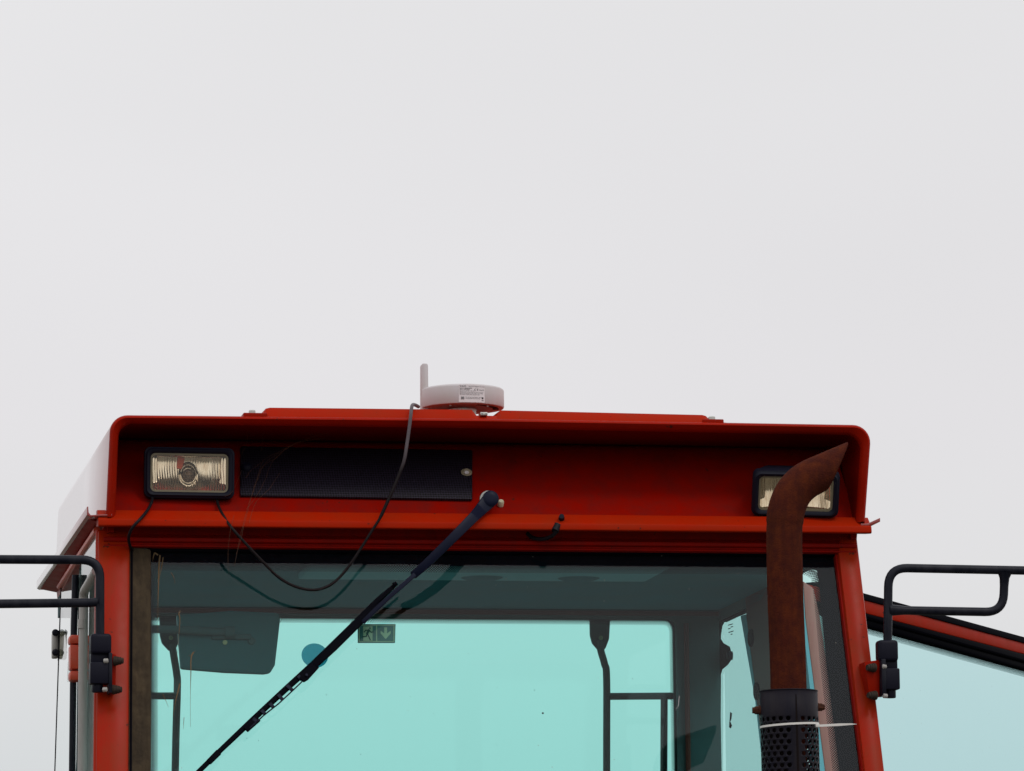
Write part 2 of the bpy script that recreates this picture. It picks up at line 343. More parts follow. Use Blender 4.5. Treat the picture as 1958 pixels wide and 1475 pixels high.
def lathe(bm, o, axis, prof, seg=32, phase=0):
    """prof: (distance along axis, radius)"""
    axis = Vector(axis).normalized(); ref = Vector((0, 1, 0)) if abs(axis.y) < 0.9 else Vector((1, 0, 0))
    n = (ref - axis * ref.dot(axis)).normalized(); b = axis.cross(n); o = Vector(o)
    rings = [[o + axis * d + (n * math.cos(2 * math.pi * (j + phase) / seg) + b * math.sin(2 * math.pi * (j + phase) / seg)) * max(r, 1e-5) for j in range(seg)] for d, r in prof]
    loft(bm, rings); return bm
def round_poly(P, rads, k=6):
    """rounded closed 2-D polygon"""
    P = [Vector(p) for p in P]; n = len(P); out = []
    for i in range(n):
        r = rads[i] if isinstance(rads, (list, tuple)) else rads
        a = (P[i - 1] - P[i]); b = (P[(i + 1) % n] - P[i]); a.normalize(); b.normalize()
        if r <= 0: out.append(P[i]); continue
        ang = a.angle(b); d = r / math.tan(ang / 2); s, q = P[i] + a * d, P[i] + b * d
        c = P[i] + (a + b).normalized() * (r / math.sin(ang / 2))
        v0 = s - c; tot = math.pi - ang
        crs = v0.x * (q - c).y - v0.y * (q - c).x; sg = 1 if crs > 0 else -1
        for j in range(k + 1):
            th = sg * tot * j / k; out.append(Vector((c.x + v0.x * math.cos(th) - v0.y * math.sin(th), c.y + v0.x * math.sin(th) + v0.y * math.cos(th))))
    return out
def strip(name, quads, mat, parent, close=False):
    """flat band from paired points (outer, inner): UV in metres + across"""
    bm = B(); u1 = bm.loops.layers.uv.new('metres'); u2 = bm.loops.layers.uv.new('across')
    L = 0; rows = []
    for i, (a, b) in enumerate(quads):
        if i: L += ((a + b) / 2 - (quads[i - 1][0] + quads[i - 1][1]) / 2).length
        rows.append((bm.verts.new(a), bm.verts.new(b), L, (b - a).length))
    for p, q in zip(rows, rows[1:]):
        f = bm.faces.new((p[0], q[0], q[1], p[1]))
        for lp, (u, v, g) in zip(f.loops, ((p[2], 0, 0), (q[2], 0, 0), (q[2], q[3], 1), (p[2], p[3], 1))):
            lp[u1].uv = (u, v); lp[u2].uv = (0, g)
    return obj(name, bm, mat, parent)
def text(name, body, size, O, U, V, mat, parent, lift=0.0002, wide=1.0, bend=None):
    """flat lettering: O lower-left corner, U reading direction, V up"""
    c = bpy.data.curves.new(name, 'FONT'); c.body = body; c.size = size; c.fill_mode = 'FRONT'
    to = bpy.data.objects.new(name, c); S.collection.objects.link(to)
    bpy.context.view_layer.update()
    me0 = to.evaluated_get(bpy.context.evaluated_depsgraph_get()).to_mesh()
    bm = B(); bm.from_mesh(me0); to.to_mesh_clear() if hasattr(to, 'to_mesh_clear') else None
    bpy.data.objects.remove(to); bpy.data.curves.remove(c)
    nrm = U.cross(V).normalized()
    for v in bm.verts:
        if bend: v.co = bend(v.co.x * wide, v.co.y)
        else: v.co = O + U * (v.co.x * wide) + V * v.co.y + nrm * lift
    return obj(name, bm, mat, parent)

# ------------------------------------------------------------------ ground (below the frame; it lights the undersides)
bm = B(); bmesh.ops.create_grid(bm, x_segments=1, y_segments=1, size=600)
tag(obj('ground', bm, 'ground'), None, kind='structure')

# ------------------------------------------------------------------ the tractor
T = tag(empty('tractor', (0, 0.4, 0)), 'red tractor cab seen from the front with work lights and rusty exhaust', 'tractor')

# ---- roof shell: rounded box running back, open visor at the front
YB = 1.36
def outl(pts, rads, Y):          # pixel outline -> rounded profile in metres on plane Y
    q = [at(x, y, Y) for x, y in pts]
    return round_poly([Vector((p.x, p.z)) for p in q], rads, 8)
outer2 = outl([(203, 988), (212, 792.5), (935, 799.5), (1669, 812), (1656, 998)], [0, .036, 0, .036, 0], 0)
inner2 = outl([(222, 988), (229, 808), (935, 817), (1651, 830), (1640, 998)], [0, .028, 0, .030, 0], 0)
bm = B()
def ring(p2, Y, sc=1.0, dz=0.0): return [Vector((p.x * sc, Y, p.y + dz)) for p in p2]
def off2(pl, d):                 # shrink outline towards its centre line
    out = []
    for i, p in enumerate(pl):
        a = pl[max(i - 1, 0)]; b = pl[min(i + 1, len(pl) - 1)]; t = (b - a).normalized(); n = Vector((t.y, -t.x)); out.append(p + n * d)
    return out
rings = [ring(inner2, 0.30), ring(inner2, 0.020), ring(off2(inner2, -.0020), 0.012), ring(off2(inner2, -.0050), 0.0075),
         ring(off2(outer2, .0065), 0.0005), ring(off2(outer2, .0030), 0.0025), ring(outer2, 0.011), ring(outer2, 0.5), ring(outer2, YB - .02), ring(off2(outer2, .01), YB)]
assert len(inner2) == len(outer2)
loft(bm, rings, closed=False)
# back wall of the roof
bk = [bm.verts.new(p) for p in ring(off2(outer2, .01), YB)]; bm.faces.new(bk)
bmesh.ops.remove_doubles(bm, verts=bm.verts, dist=1e-5)
roof = obj('roof', bm, 'red_roof', T, smooth=True, angle=50)
roof.data.materials.append(M_['red'])
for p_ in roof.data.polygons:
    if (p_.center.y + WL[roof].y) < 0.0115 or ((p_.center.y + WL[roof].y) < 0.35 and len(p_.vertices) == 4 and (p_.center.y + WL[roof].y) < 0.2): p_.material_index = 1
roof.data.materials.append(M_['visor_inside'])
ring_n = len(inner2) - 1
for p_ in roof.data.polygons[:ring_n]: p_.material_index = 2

# raised hatch on top of the roof with rounded shoulders, notch for the receiver bracket
zl = Zc(800)
bm = B()
xs = [Xc(x, .04) for x in (452, 500, 508, 516, 889, 903, 912, 950, 958, 966, 1345, 1352, 1362, 1400)]
def topz(x): return Zc(785, .04) - (abs(x - Xc(800, .04)) ** 1.7) * 0.011
prof = []
for i, x in enumerate(xs):
    z = topz(x)
    if i in (0, 13): z = at(0, 0, 0).z * 0 + Zc(799, .03) - .004
    elif i in (1, 12): z = zl + .0045
    elif i in (6, 7): z = topz(x) - .0115
    elif i in (2, 11): z = topz(x) - .002
    prof.append(z)
rows = []
for Y, dz, zz in ((0.014, -.02, 0), (0.022, -.008, 0), (0.034, 0, 0), (0.6, .012, 1), (1.25, .0, 1)):
    rows.append([Vector((x, Y, (max(z, 0) + dz) if Y < .03 or i in (0, 13) else z + dz)) for i, (x, z) in enumerate(zip(xs, prof))])
rows = []
for Y, k in ((0.013, 0.0), (0.020, 0.45), (0.034, 1.0), (0.6, 1.35), (1.25, 1.0)):
    rows.append([Vector((x, Y, (zl - .006) + (z - (zl - .006)) * (k if z > zl else min(k, 1)))) for x, z in zip(xs, prof)])
loft(bm, rows, closed=False)
hatch = obj('roof_hatch', bm, 'red_ledge', roof, smooth=True, angle=28)
# small flanges under the hatch ends and hex bolts
for x0, x1, xb in ((464, 510, 482), (1344, 1384, 1361)):
    z0 = at((x0 + x1) / 2, 800 + (6 if x0 > 900 else -6), .03).z
    bm = B(); box(bm, (Xc(x0, .03), .012, z0 - .010), (Xc(x1, .03), .06, z0 + .0022)); obj('hatch_flange', bm, 'red', roof, bevel=.002)
    p = at(xb, 800 + (6 if x0 > 900 else -6), .03); p.z = z0 + .0018
    bm = B(); lathe(bm, p, (0, 0, 1), [(0, .0088), (.0015, .0088), (.0018, .0075), (.0065, .0075), (.008, .0062)], 6); obj('bolt', bm, 'steel', roof)
# receiver bracket showing in the notch
p = at(924, 793, .03); bm = B(); box(bm, (p.x - .0075, .02, p.z - .003), (p.x + .0075, .045, p.z + .0035)); obj('bracket', bm, 'steel', roof, bevel=.0008)
for dx in (-.004, .004):
    bm = B(); cyl(bm, (p.x + dx, .0195, p.z), (p.x + dx, .022, p.z), .0012, 10); obj('bracket_hole', bm, 'ink', roof)

# eaves: flange sticking out along both sides with a turned-up edge
for s in (-1, 1):
    zb = at(203, 984, 0).z if s < 0 else at(1656, 998, 0).z
    xw = at(203, 984, 0).x if s < 0 else at(1656, 998, 0).x
    xo = at(170, 984, 0).x if s < 0 else at(1684, 992, 0).x
    if s < 0:
        prof = [(xw + .012, zb + .002), (xw, zb + .001), (xo + .004, zb - .001), (xo, zb + .004), (xo - .001, zb + .016), (xo - .0035, zb + .016), (xo - .0035, zb - .001), (xo + .002, zb - .0045), (xw + .012, zb - .003)]
    else:
        prof = [(xw - .010, zb - .003), (xw + .004, zb - .003), (xo, zb + .009), (xo, zb + .001), (xw + .006, zb - .009), (xw - .010, zb - .009)]
    bm = B(); loft(bm, [[Vector((x, Y, z)) for x, z in prof] for Y in (0.004, YB + .02)])
    obj('eave', bm, 'red_roof', roof, bevel=.0008)
    # underside closing between flange and side wall
    bm = B(); z = zb - .006; a = xw + .02 * (-s); 
    pr = [(xo + (.003 if s < 0 else -.012), zb - .0048), (a, zb - .0045), (a, zb - .030), (a + s * .012, zb - .030), (a + s * .014, zb - .012)]
    loft(bm, [[Vector((x, Y, zz)) for x, zz in pr] for Y in (0.05, YB)])
    obj('eave_soffit', bm, 'red', roof)

# ---- fascia under the visor: leans back at the top
YT, YBm = 0.215, 0.045
fa_t = at(935, 853.5, YT); fa_b = at(935, 986, YBm)
FD = Vector((0, YBm - YT, fa_b.z - fa_t.z)); FN = Vector((0, FD.z, -FD.y)).normalized()
if FN.y > 0: FN = -FN
def atF(px, py, off=0.0): return on_plane(px, py, fa_t + FN * off, FN)
XL, XR = at(232, 900, .1).x, at(1640, 900, .1).x + .015
bm = B()
P0 = Vector((XL - .02, YT + .012, fa_t.z + .004)); 
rows = []
for Y, z in ((YT + .10, fa_t.z + .020), (YT + .018, fa_t.z + .0075), (YT + .006, fa_t.z + .0035), (YT - .004, fa_t.z - .003), (YBm + .004, fa_b.z + .003), (YBm - .001, fa_b.z), (YBm - .002, fa_b.z - .03)):
    rows.append([Vector((x, Y, z)) for x in (-.775, -.3, .1, .5, .775)])
bm.free(); bm = B(); XFL = at(212.5, 985, 0).x; XFR = at(1647, 985, 0).x
rows = [[Vector((x, v.y, v.z)) for x, v in zip((XFL + q_, -.3, .1, .4, XFR - q_), r)] for q_, r in zip((.035, .008, .004, .002, 0, 0, 0), rows)]
loft(bm, rows, closed=False)
fascia = obj('front_panel', bm, 'red_fascia', T, smooth=True, angle=40)

# drip ledge below the fascia
za, zb, zc2 = Zc(984, .04), Zc(997.5, .0), Zc(1013, 0)
xl, xr = at(188, 1005, 0).x, at(1667, 1015, 0).x
prof = [(.050, za + .001), (.030, za), (.0065, zb + .0015), (.001, zb - .003), (-.001, zc2 + .002), (.001, zc2), (.006, zc2 - .0005), (.050, zc2 + .004)]
bm = B(); loft(bm, [[Vector((x + (.003 if i == 0 and p == 99 else 0), y, z)) for p, (y, z) in enumerate(prof)] for i, x in enumerate((xl, xl + .3, 0, xr - .3, xr))])
obj('drip_ledge', bm, 'red_ledge', T, bevel=.0016, angle=50)

# header above the glass with two thin ribs
bm = B()
yh = [(1012, .052), (1032, .040), (1034, .034), (1041, .034), (1043, .040), (1047, .040)]
def zy(y): return Zc(y, .05)
prof = [(.060, zc2 + .006), (.066, zy(1026)), (.058, zy(1032)), (.050, zy(1034)), (.050, zy(1041)), (.058, zy(1043)), (.058, zy(1046)), (.050, zy(1048)), (.050, zy(1051)), (.062, zy(1053)), (.11, zy(1053)), (.11, zc2 + .006)]
loft(bm, [[Vector((x, y, z)) for y, z in prof] for x in (xl + .015, xr - .02)])
header = obj('header', bm, 'red_fascia', T, bevel=.0012)

# ---- front pillars (follow the leaning glass)
def wprism(name, px, mat, parent, off, thick, bevel=0.0, vec=None):
    bm = B(); prism(bm, [atW(x, y, off) for x, y in px], vec or (-WN * thick)); return obj(name, bm, mat, parent, bevel=bevel)
pl = wprism('front_pillar', [(187, 1012), (249, 1012), (246, 1475), (244, 2000), (176, 2000), (183, 1475)], 'red_pillar', T, .022, .075, bevel=.006)
bm = B(); tube(bm, [atW(189, 1016, .010), atW(184, 1475, .010), atW(178, 1990, .010)], .0065, 12); obj('bead', bm, 'red_pillar', pl, smooth=True)
pr = wprism('front_pillar', [(1606, 1016), (1638, 1016), (1692, 1475), (1754, 2000), (1712, 2000), (1653, 1475), (1603, 1058)], 'red_pillar', T, .022, .075, bevel=.006)
bm = B(); prism(bm, [atW(x, y, .012) for x, y in ((1596, 1052), (1608, 1052), (1656, 1475), (1716, 2000), (1706, 2000), (1648, 1475))], -WN * .03); obj('pillar_step', bm, 'red_fascia', pr, bevel=.002)
# muddy seal on the left, thin black seal all round
seal = wprism('window_seal', [(246, 1044), (289, 1050), (289, 1475), (285, 2000), (241, 2000), (244, 1475)], 'gasket_dirty', T, .014, .03, bevel=.004)
bm = B(); tube(bm, [atW(252, 1048, .014), atW(250, 1475, .014), atW(247, 1990, .014)], .0022, 8); obj('seal_lip', bm, 'rubber', seal)

# ---- windscreen
gl = [(284, 1046), (1598, 1056), (1648, 1475), (1710, 2000), (280, 2000)]
ws = wprism('windscreen', gl, 'windscreen', T, 0.0, .005)
o = wprism('rubber_seal', [(283, 1046), (1600, 1050), (1602, 1062), (1592, 1060), (283, 1052)], 'rubber', ws, .009, .016, bevel=.002)
FO = -.0062                     # printed border sits on the inner face
# printed black border: top band, left band, right band
def W2(px): return [atW(x, y, FO) for x, y in px]
for pxs in ([(284, 1046), (1598, 1052), (1603, 1092), (1562, 1092), (1545, 1086), (284, 1079)],
            [(283, 1079), (290, 1079), (288, 2000), (281, 2000)],
            [(1562, 1092), (1603, 1092), (1650, 1475), (1712, 2000), (1668, 2000), (1605, 1475), (1580, 1270), (1569, 1150), (1566, 1110)]):
    bm = B(); prism(bm, W2(pxs), -WN * .0006); obj('black_border', bm, 'frit', ws)
strip('dotted_border', [(atW(x, 1077 + (x - 284) * .0068, FO - .0003), atW(x, 1091 + (x - 284) * .0068, FO - .0003)) for x in (290, 600, 900, 1200, 1535)], 'dots', ws)
strip('dotted_border', [(atW(289.5, y, FO - .0003), atW(302, y, FO - .0003)) for y in (1079, 1300, 1475, 1900)], 'dots', ws)
rb = [(1528, 1085, 1528, 1099), (1545, 1085, 1540, 1100), (1562, 1094, 1551, 1107), (1568, 1112, 1553, 1120), (1571, 1150, 1557, 1152), (1582, 1270, 1568, 1272), (1607, 1475, 1592, 1475), (1670, 2000, 1655, 2000)]
strip('dotted_border', [(atW(a, b, FO - .0003), atW(c, d, FO - .0003)) for a, b, c, d in rb], 'dots', ws)
# dried streaks and straw on the left of the glass
def streak(pts, w, mat='straw'):
    w *= .72
    bm = B(); P = smooth_path([atW(x, y, .0012) for x, y in pts], 5); n = len(P) - 1
    rs = [max(w * (0.35 + .65 * math.sin(math.pi * min(1, (i / n) * 1.1 + .15)) ** .7) * (1 - .55 * i / n), .0003) for i in range(n + 1)]
    tube(bm, P, rs, 6, flat=.4); obj('dried_streak', bm, mat, ws, smooth=True)
streak([(306, 1062), (304, 1085), (303, 1120), (302, 1160), (302, 1230)], .0030)
streak([(302, 1062), (296, 1058), (293, 1066), (292, 1074)], .0030)
streak([(312, 1066), (308, 1090), (304, 1110)], .0018)
streak([(327, 1095), (332, 1104), (335, 1116)], .0012)
streak([(345, 1168), (342, 1175), (344, 1184), (342, 1215), (338, 1260)], .0022)
streak([(371, 1247), (367, 1252), (365, 1265), (365, 1285), (364, 1330), (364, 1390)], .0026)
streak([(361, 1253), (366, 1255), (374, 1244)], .0010)
streak([(344, 1307), (341, 1320), (336, 1340), (331, 1370)], .0026)
streak([(311, 1327), (317, 1340), (322, 1352)], .0011)
streak([(352, 1372), (351, 1385), (351, 1394)], .0010)
for a, b, c, d in ((1311, 1336, 1300, 1346),):
    streak([(1299, 1331), (1298, 1340), (1297, 1350), (1292, 1356)], .0007, 'label')
for (x, y, r) in ((1038, 1364, .0022), (448, 1406, .0012), (624, 1329, .0008), (1022, 1320, .0009), (472, 1412, .0008), (829, 1365, .0008), (950, 1425, .0006)):
    bm = B(); p = atW(x, y, .0004); lathe(bm, p, WN, [(0, r), (.0006, r * .8)], 8); obj('speck', bm, 'ink', ws)

# ---- cab interior ------------------------------------------------
ZC = Zc(1165, 1.30)                                      # ceiling height
bm = B(); box(bm, (-.742, .115, ZC), (.742, 1.34, ZC + .02)); lining = obj('headlining', bm, 'headlining', T)
bm = B(); box(bm, (Xc(590, .4), .20, ZC - .014), (Xc(1265, .4), .58, ZC + .001)); cons = obj('ceiling_console', bm, 'interior_light', lining, bevel=.004)
for px in (599, 1254):
    p = at(px, 1103, .22); bm = B(); lathe(bm, (p.x, .2, ZC - .0175), (0, 0, 1), [(0, .004), (.004, .0055)], 12); obj('screw', bm, 'steel', cons, smooth=True)
for px in (925, 1110):
    p = at(px, 1120, .5); bm = B(); lathe(bm, (p.x, .52, ZC - .018), (0, 0, 1), [(0, .035), (.004, .045), (.019, .047)], 28); obj('ceiling_vent', bm, 'headlining', lining, smooth=True)
# rear wall frame with a rounded window opening
RO = at(1377, 1300, 1.30).x; XI = Xc(1293, 1.30, 1185); ZT = Zc(1181, 1.30); ZBt = 1.35
hole = round_poly([Vector((-XI, ZBt)), Vector((-XI, ZT)), Vector((XI, ZT)), Vector((XI, ZBt))], .022, 6)
def frame_mesh(outer, hole, Y0, Y1):
    bm = B(); O = [Vector(p) for p in outer]; n = len(hole)
    # radial match: ring of quads hole -> bounding point on the outer rectangle
    cx = sum(p.x for p in O) / len(O); cz = sum(p.y for p in O) / len(O); hx = max(p.x for p in O) - cx; hz = max(p.y for p in O) - cz
    mt = []
    hX = max(p.x for p in hole) - cx; hZ0 = max(p.y for p in hole); hZ1 = min(p.y for p in hole); hcz = (hZ0 + hZ1) / 2; hh = (hZ0 - hZ1) / 2
    for p in hole:
        u = (p.x - cx) / hX; v = (p.y - hcz) / hh; m = max(abs(u), abs(v)); mt.append(Vector((cx + u / m * hx, cz + v / m * hz)))
    A = [[bm.verts.new((p.x, Y, p.y)) for p in L] for L, Y in ((mt, Y0), (hole, Y0), (hole, Y1), (mt, Y1))]
    for a, b in ((0, 1), (1, 2), (2, 3), (3, 0)):
        for i in range(n):
            j = (i + 1) % n; bm.faces.new((A[a][i], A[a][j], A[b][j], A[b][i]))
    return bm
bm = frame_mesh([Vector((-RO, 1.25)), Vector((-RO, ZC)), Vector((RO, ZC)), Vector((RO, 1.25))], hole, 1.30, 1.345)
rw = obj('rear_wall', bm, 'interior', T)
bm = B(); tube(bm, [(XI + .022, 1.295, ZC - .03), (XI + .022, 1.295, 1.3)], .006, 8); obj('red_trim', bm, 'interior_red', rw)
bm = B(); box(bm, (-.74, 1.285, ZC - .013), (.74, 1.299, ZC - .004)); obj('red_trim', bm, 'interior_red', rw)
bm = B(); box(bm, (-XI - .01, 1.318, 1.30), (XI + .01, 1.323, ZT + .01)); rg = obj('rear_window', bm, 'rear_glass', T)
# printed dots round the rear window
ho = round_poly([Vector((-XI, 1.40)), Vector((-XI, ZT)), Vector((XI, ZT)), Vector((XI, 1.40))], [0, .022, .022, 0], 6)
hi = round_poly([Vector((-XI + .013, 1.40)), Vector((-XI + .013, ZT - .013)), Vector((XI - .013, ZT - .013)), Vector((XI - .013, 1.40))], [0, .016, .016, 0], 6)
strip('dotted_border', [(Vector((a.x, 1.3165, a.y)), Vector((b.x, 1.3165, b.y))) for a, b in zip(ho, hi)], 'dots_rear', rg)
# guard frames behind the rear window: bracket, upright, cross bar, second upright
YG = 1.42
for s, upx, bx0, bx1, cross, up2 in ((1, [(1146, 1225), (1149, 1245), (1156, 1270), (1160, 1300), (1160, 1475), (1160, 2150)], 1128, 1168, [(1160, 1332), (1306, 1331)], (1270, 1268)),
                                     (-1, [(329, 1232), (333, 1258), (338, 1290), (339, 1320), (335, 1475), (322, 2150)], 305, 347, [(338, 1331), (262, 1331)], (228, 226))):
    P = [at(x, y, YG) for x, y in upx]
    bm = B(); tube(bm, smooth_path(P, 5), .0085, 12)
    gf = obj('guard_frame', bm, 'interior_dark', T, smooth=True)
    bm = B(); tube(bm, [at(x, y, YG) for x, y in cross], .0082, 12); obj('cross_bar', bm, 'interior_dark', gf, smooth=True)
    bm = B(); tube(bm, [at(up2[0], 1331, YG), at(up2[1] - s * 2, 2150, YG)], .0085, 12); obj('bar', bm, 'interior_dark', gf, smooth=True)
    c = (bx0 + bx1) / 2
    bm = B(); prism(bm, [at(x, y, YG - .004) for x, y in ((bx0, 1170), (bx1, 1170), (bx1 - 3, 1222), (bx1 - 9, 1238), (c + 7, 1244), (c - 3, 1244), (bx0 + 5, 1230), (bx0 + 1, 1215))], Vector((0, .012, 0)))
    bk = obj('bracket', bm, 'interior_dark', gf, bevel=.002)
    bm = B(); lathe(bm, at(c + 1, 1220, YG - .006), (0, -1, 0), [(-.003, .005), (.001, .005), (.002, .003)], 12); obj('bolt', bm, 'brass', gf, smooth=True)
# gussets in the frame corners
# right side: rear post, side window behind it, middle post
XS = RO - .002
def side(name, pxs, mat, parent, t=.03, X=XS, bevel=0):
    bm = B(); prism(bm, [atX(x, y, X) for x, y in pxs], Vector((t, 0, 0))); return obj(name, bm, mat, parent, bevel=bevel)
def sidexyz(name, pts, mat, parent, X=XS, t=.03):
    bm = B(); prism(bm, [Vector((X, y, z)) for y, z in pts], Vector((t, 0, 0))); return obj(name, bm, mat, parent)
for s in (1, -1):
    X = XS if s > 0 else -XS - .03
    # top side rail
    bm = B(); prism(bm, [Vector((X, y, z)) for y, z in ((.10, ZC + .006), (.10, ZC + .035), (1.345, ZC + .035), (1.345, ZC - .022), (.85, ZC - .022), (.75, ZC + .006))], Vector((.03, 0, 0)))
    obj('side_rail', bm, 'interior', T)
top = [(1425, 1171), (1466, 1152), (1480, 1152), (1530, 1475), (1600, 2000), (1520, 2000), (1463, 1475)]
mp_ = side('middle_pillar', [(1424, 1120), (1474, 1120), (1502, 1475), (1540, 2000), (1520, 2000), (1462, 1475), (1428, 1190)], 'interior_red', T)
sg = side('side_window', [(1340, 1165), (1440, 1120), (1475, 1475), (1515, 2000), (1330, 2000)], 'quarter_glass', T, t=.004, X=XS + .012)
side('window_border', [(1368, 1240), (1368, 1190), (1384, 1190), (1380, 1197), (1377, 1215), (1377, 1222), (1382, 1230), (1394, 1237), (1397, 1248), (1397, 1262), (1390, 1272), (1380, 1280), (1377, 1290), (1376, 1475), (1372, 2000), (1362, 2000), (1368, 1475)], 'frit', sg, t=.002, X=XS + .008)
side('window_border', [(1366, 1150), (1440, 1120), (1430, 1172), (1376, 1192), (1366, 1196)], 'frit', sg, t=.002, X=XS + .008)
bm = B(); lathe(bm, atX(1400, 1254, XS + .004), (1, 0, 0), [(-.012, .008), (-.004, .010), (0, .010)], 16); obj('latch_knob', bm, 'black_plastic', sg, smooth=True)
bm = B(); prism(bm, [atX(x, y, XS - .001) for x, y in ((1416, 1178), (1426, 1175), (1463, 1475), (1459, 1475), (1444, 1340))], Vector((.003, 0, 0)))
es = obj('seal_strip', bm, 'interior_light', mp_)
for x, y in ((1434, 1220), (1445, 1322)):
    bm = B(); P = [atX(x + math.cos(a) * 5, y + math.sin(a) * 17, XS - .003) for a in (2 * math.pi * i / 20 for i in range(20))]
    prism(bm, P, Vector((.003, 0, 0))); obj('hole_plug', bm, 'rubber', mp_)
# faint glazing stamp on the side window
for i, (x0, x1, y) in enumerate(((1392, 1401, 1196), (1392, 1396, 1203), (1397, 1401, 1201), (1393, 1402, 1210), (1397, 1400, 1215))):
    side('glass_stamp', [(x0, y - .8 - (x0 - 1392) * .3), (x1, y - .8 - (x1 - 1392) * .3), (x1, y + .8 - (x1 - 1392) * .3), (x0, y + .8 - (x0 - 1392) * .3)], 'frit', sg, t=.0008, X=XS + .0105)
side('smear', [(1396, 1362), (1399, 1364), (1398, 1375), (1396, 1380), (1399, 1388), (1397, 1393), (1394, 1391), (1395, 1376)], 'frit', sg, t=.0008, X=XS + .0105)
# low body and floor closing the cab below the frame
bm = B(); box(bm, (-.74, -.28, 1.05), (.74, 1.34, 1.27)); obj('cab_base', bm, 'body', T, bevel=.02)

# interior mirror on a bar, behind the left of the windscreen
YM = .32
pts = [(338, 1176), (441, 1168), (534, 1172), (536, 1185), (526, 1272), (517, 1287), (505, 1289), (430, 1286), (346, 1279)]
q = [at(x, y, YM) for x, y in pts]
q2 = round_poly([Vector((p.x, p.z)) for p in q], [.004, 0, .008, 0, 0, .008, 0, 0, .006], 5)
bm = B(); prism(bm, [Vector((p.x, YM, p.y)) for p in q2], Vector((0, .022, 0))); im = obj('interior_mirror', bm, 'mirror_back', T, bevel=.004)
bm = B(); tube(bm, [at(262, 1203, YM - .012), at(330, 1204, YM - .012), at(430, 1209, YM - .012)], .0085, 14); obj('mirror_bar', bm, 'interior', im, smooth=True)
bm = B(); tube(bm, [at(430, 1209, YM - .012), at(448, 1209, YM - .012)], .012, 14); obj('mirror_clamp', bm, 'interior', im, smooth=True)
bm = B(); box(bm, at(405, 1222, YM - .010), at(480, 1214, YM + .001)); obj('clamp_plate', bm, 'interior', im, bevel=.002)
bm = B(); lathe(bm, at(481, 1226, YM), (0, -1, 0), [(0, .008), (.004, .0075), (.005, .004)], 16); obj('clamp_screw', bm, 'interior', im, smooth=True)
bm = B(); lathe(bm, at(430, 1229, YM), (0, -1, 0), [(0, .005), (.004, .005)], 12); obj('clamp_screw', bm, 'brass', im, smooth=True)

# ---- vent grille on the fascia
gp = [(460, 852.5), (903.5, 860), (903.5, 954), (459, 946)]
bm = B(); prism(bm, [atF(x, y, .008) for x, y in gp], -FN * .007); gr = obj('vent_grille', bm, 'mesh', T, bevel=.003)
bm = B(); lathe(bm, atF(892, 904, .008), FN, [(0, .0115), (.0015, .0115), (.0025, .0095), (.0026, .0070), (.0055, .0065), (.007, .0050)], 20); obj('grille_screw', bm, 'screw_pale', gr, smooth=True, angle=30)
bm = B(); lathe(bm, atF(892, 904, .0150), FN, [(0, .0048), (.0020, .0040)], 12); obj('grille_screw_head', bm, 'label', gr, smooth=True)
bm = B(); lathe(bm, atF(471, 895, .008), FN, [(0, .0125), (.003, .0125), (.006, .0105), (.010, .008), (.011, .003)], 9); obj('grille_knob', bm, 'black_plastic', gr, smooth=True)

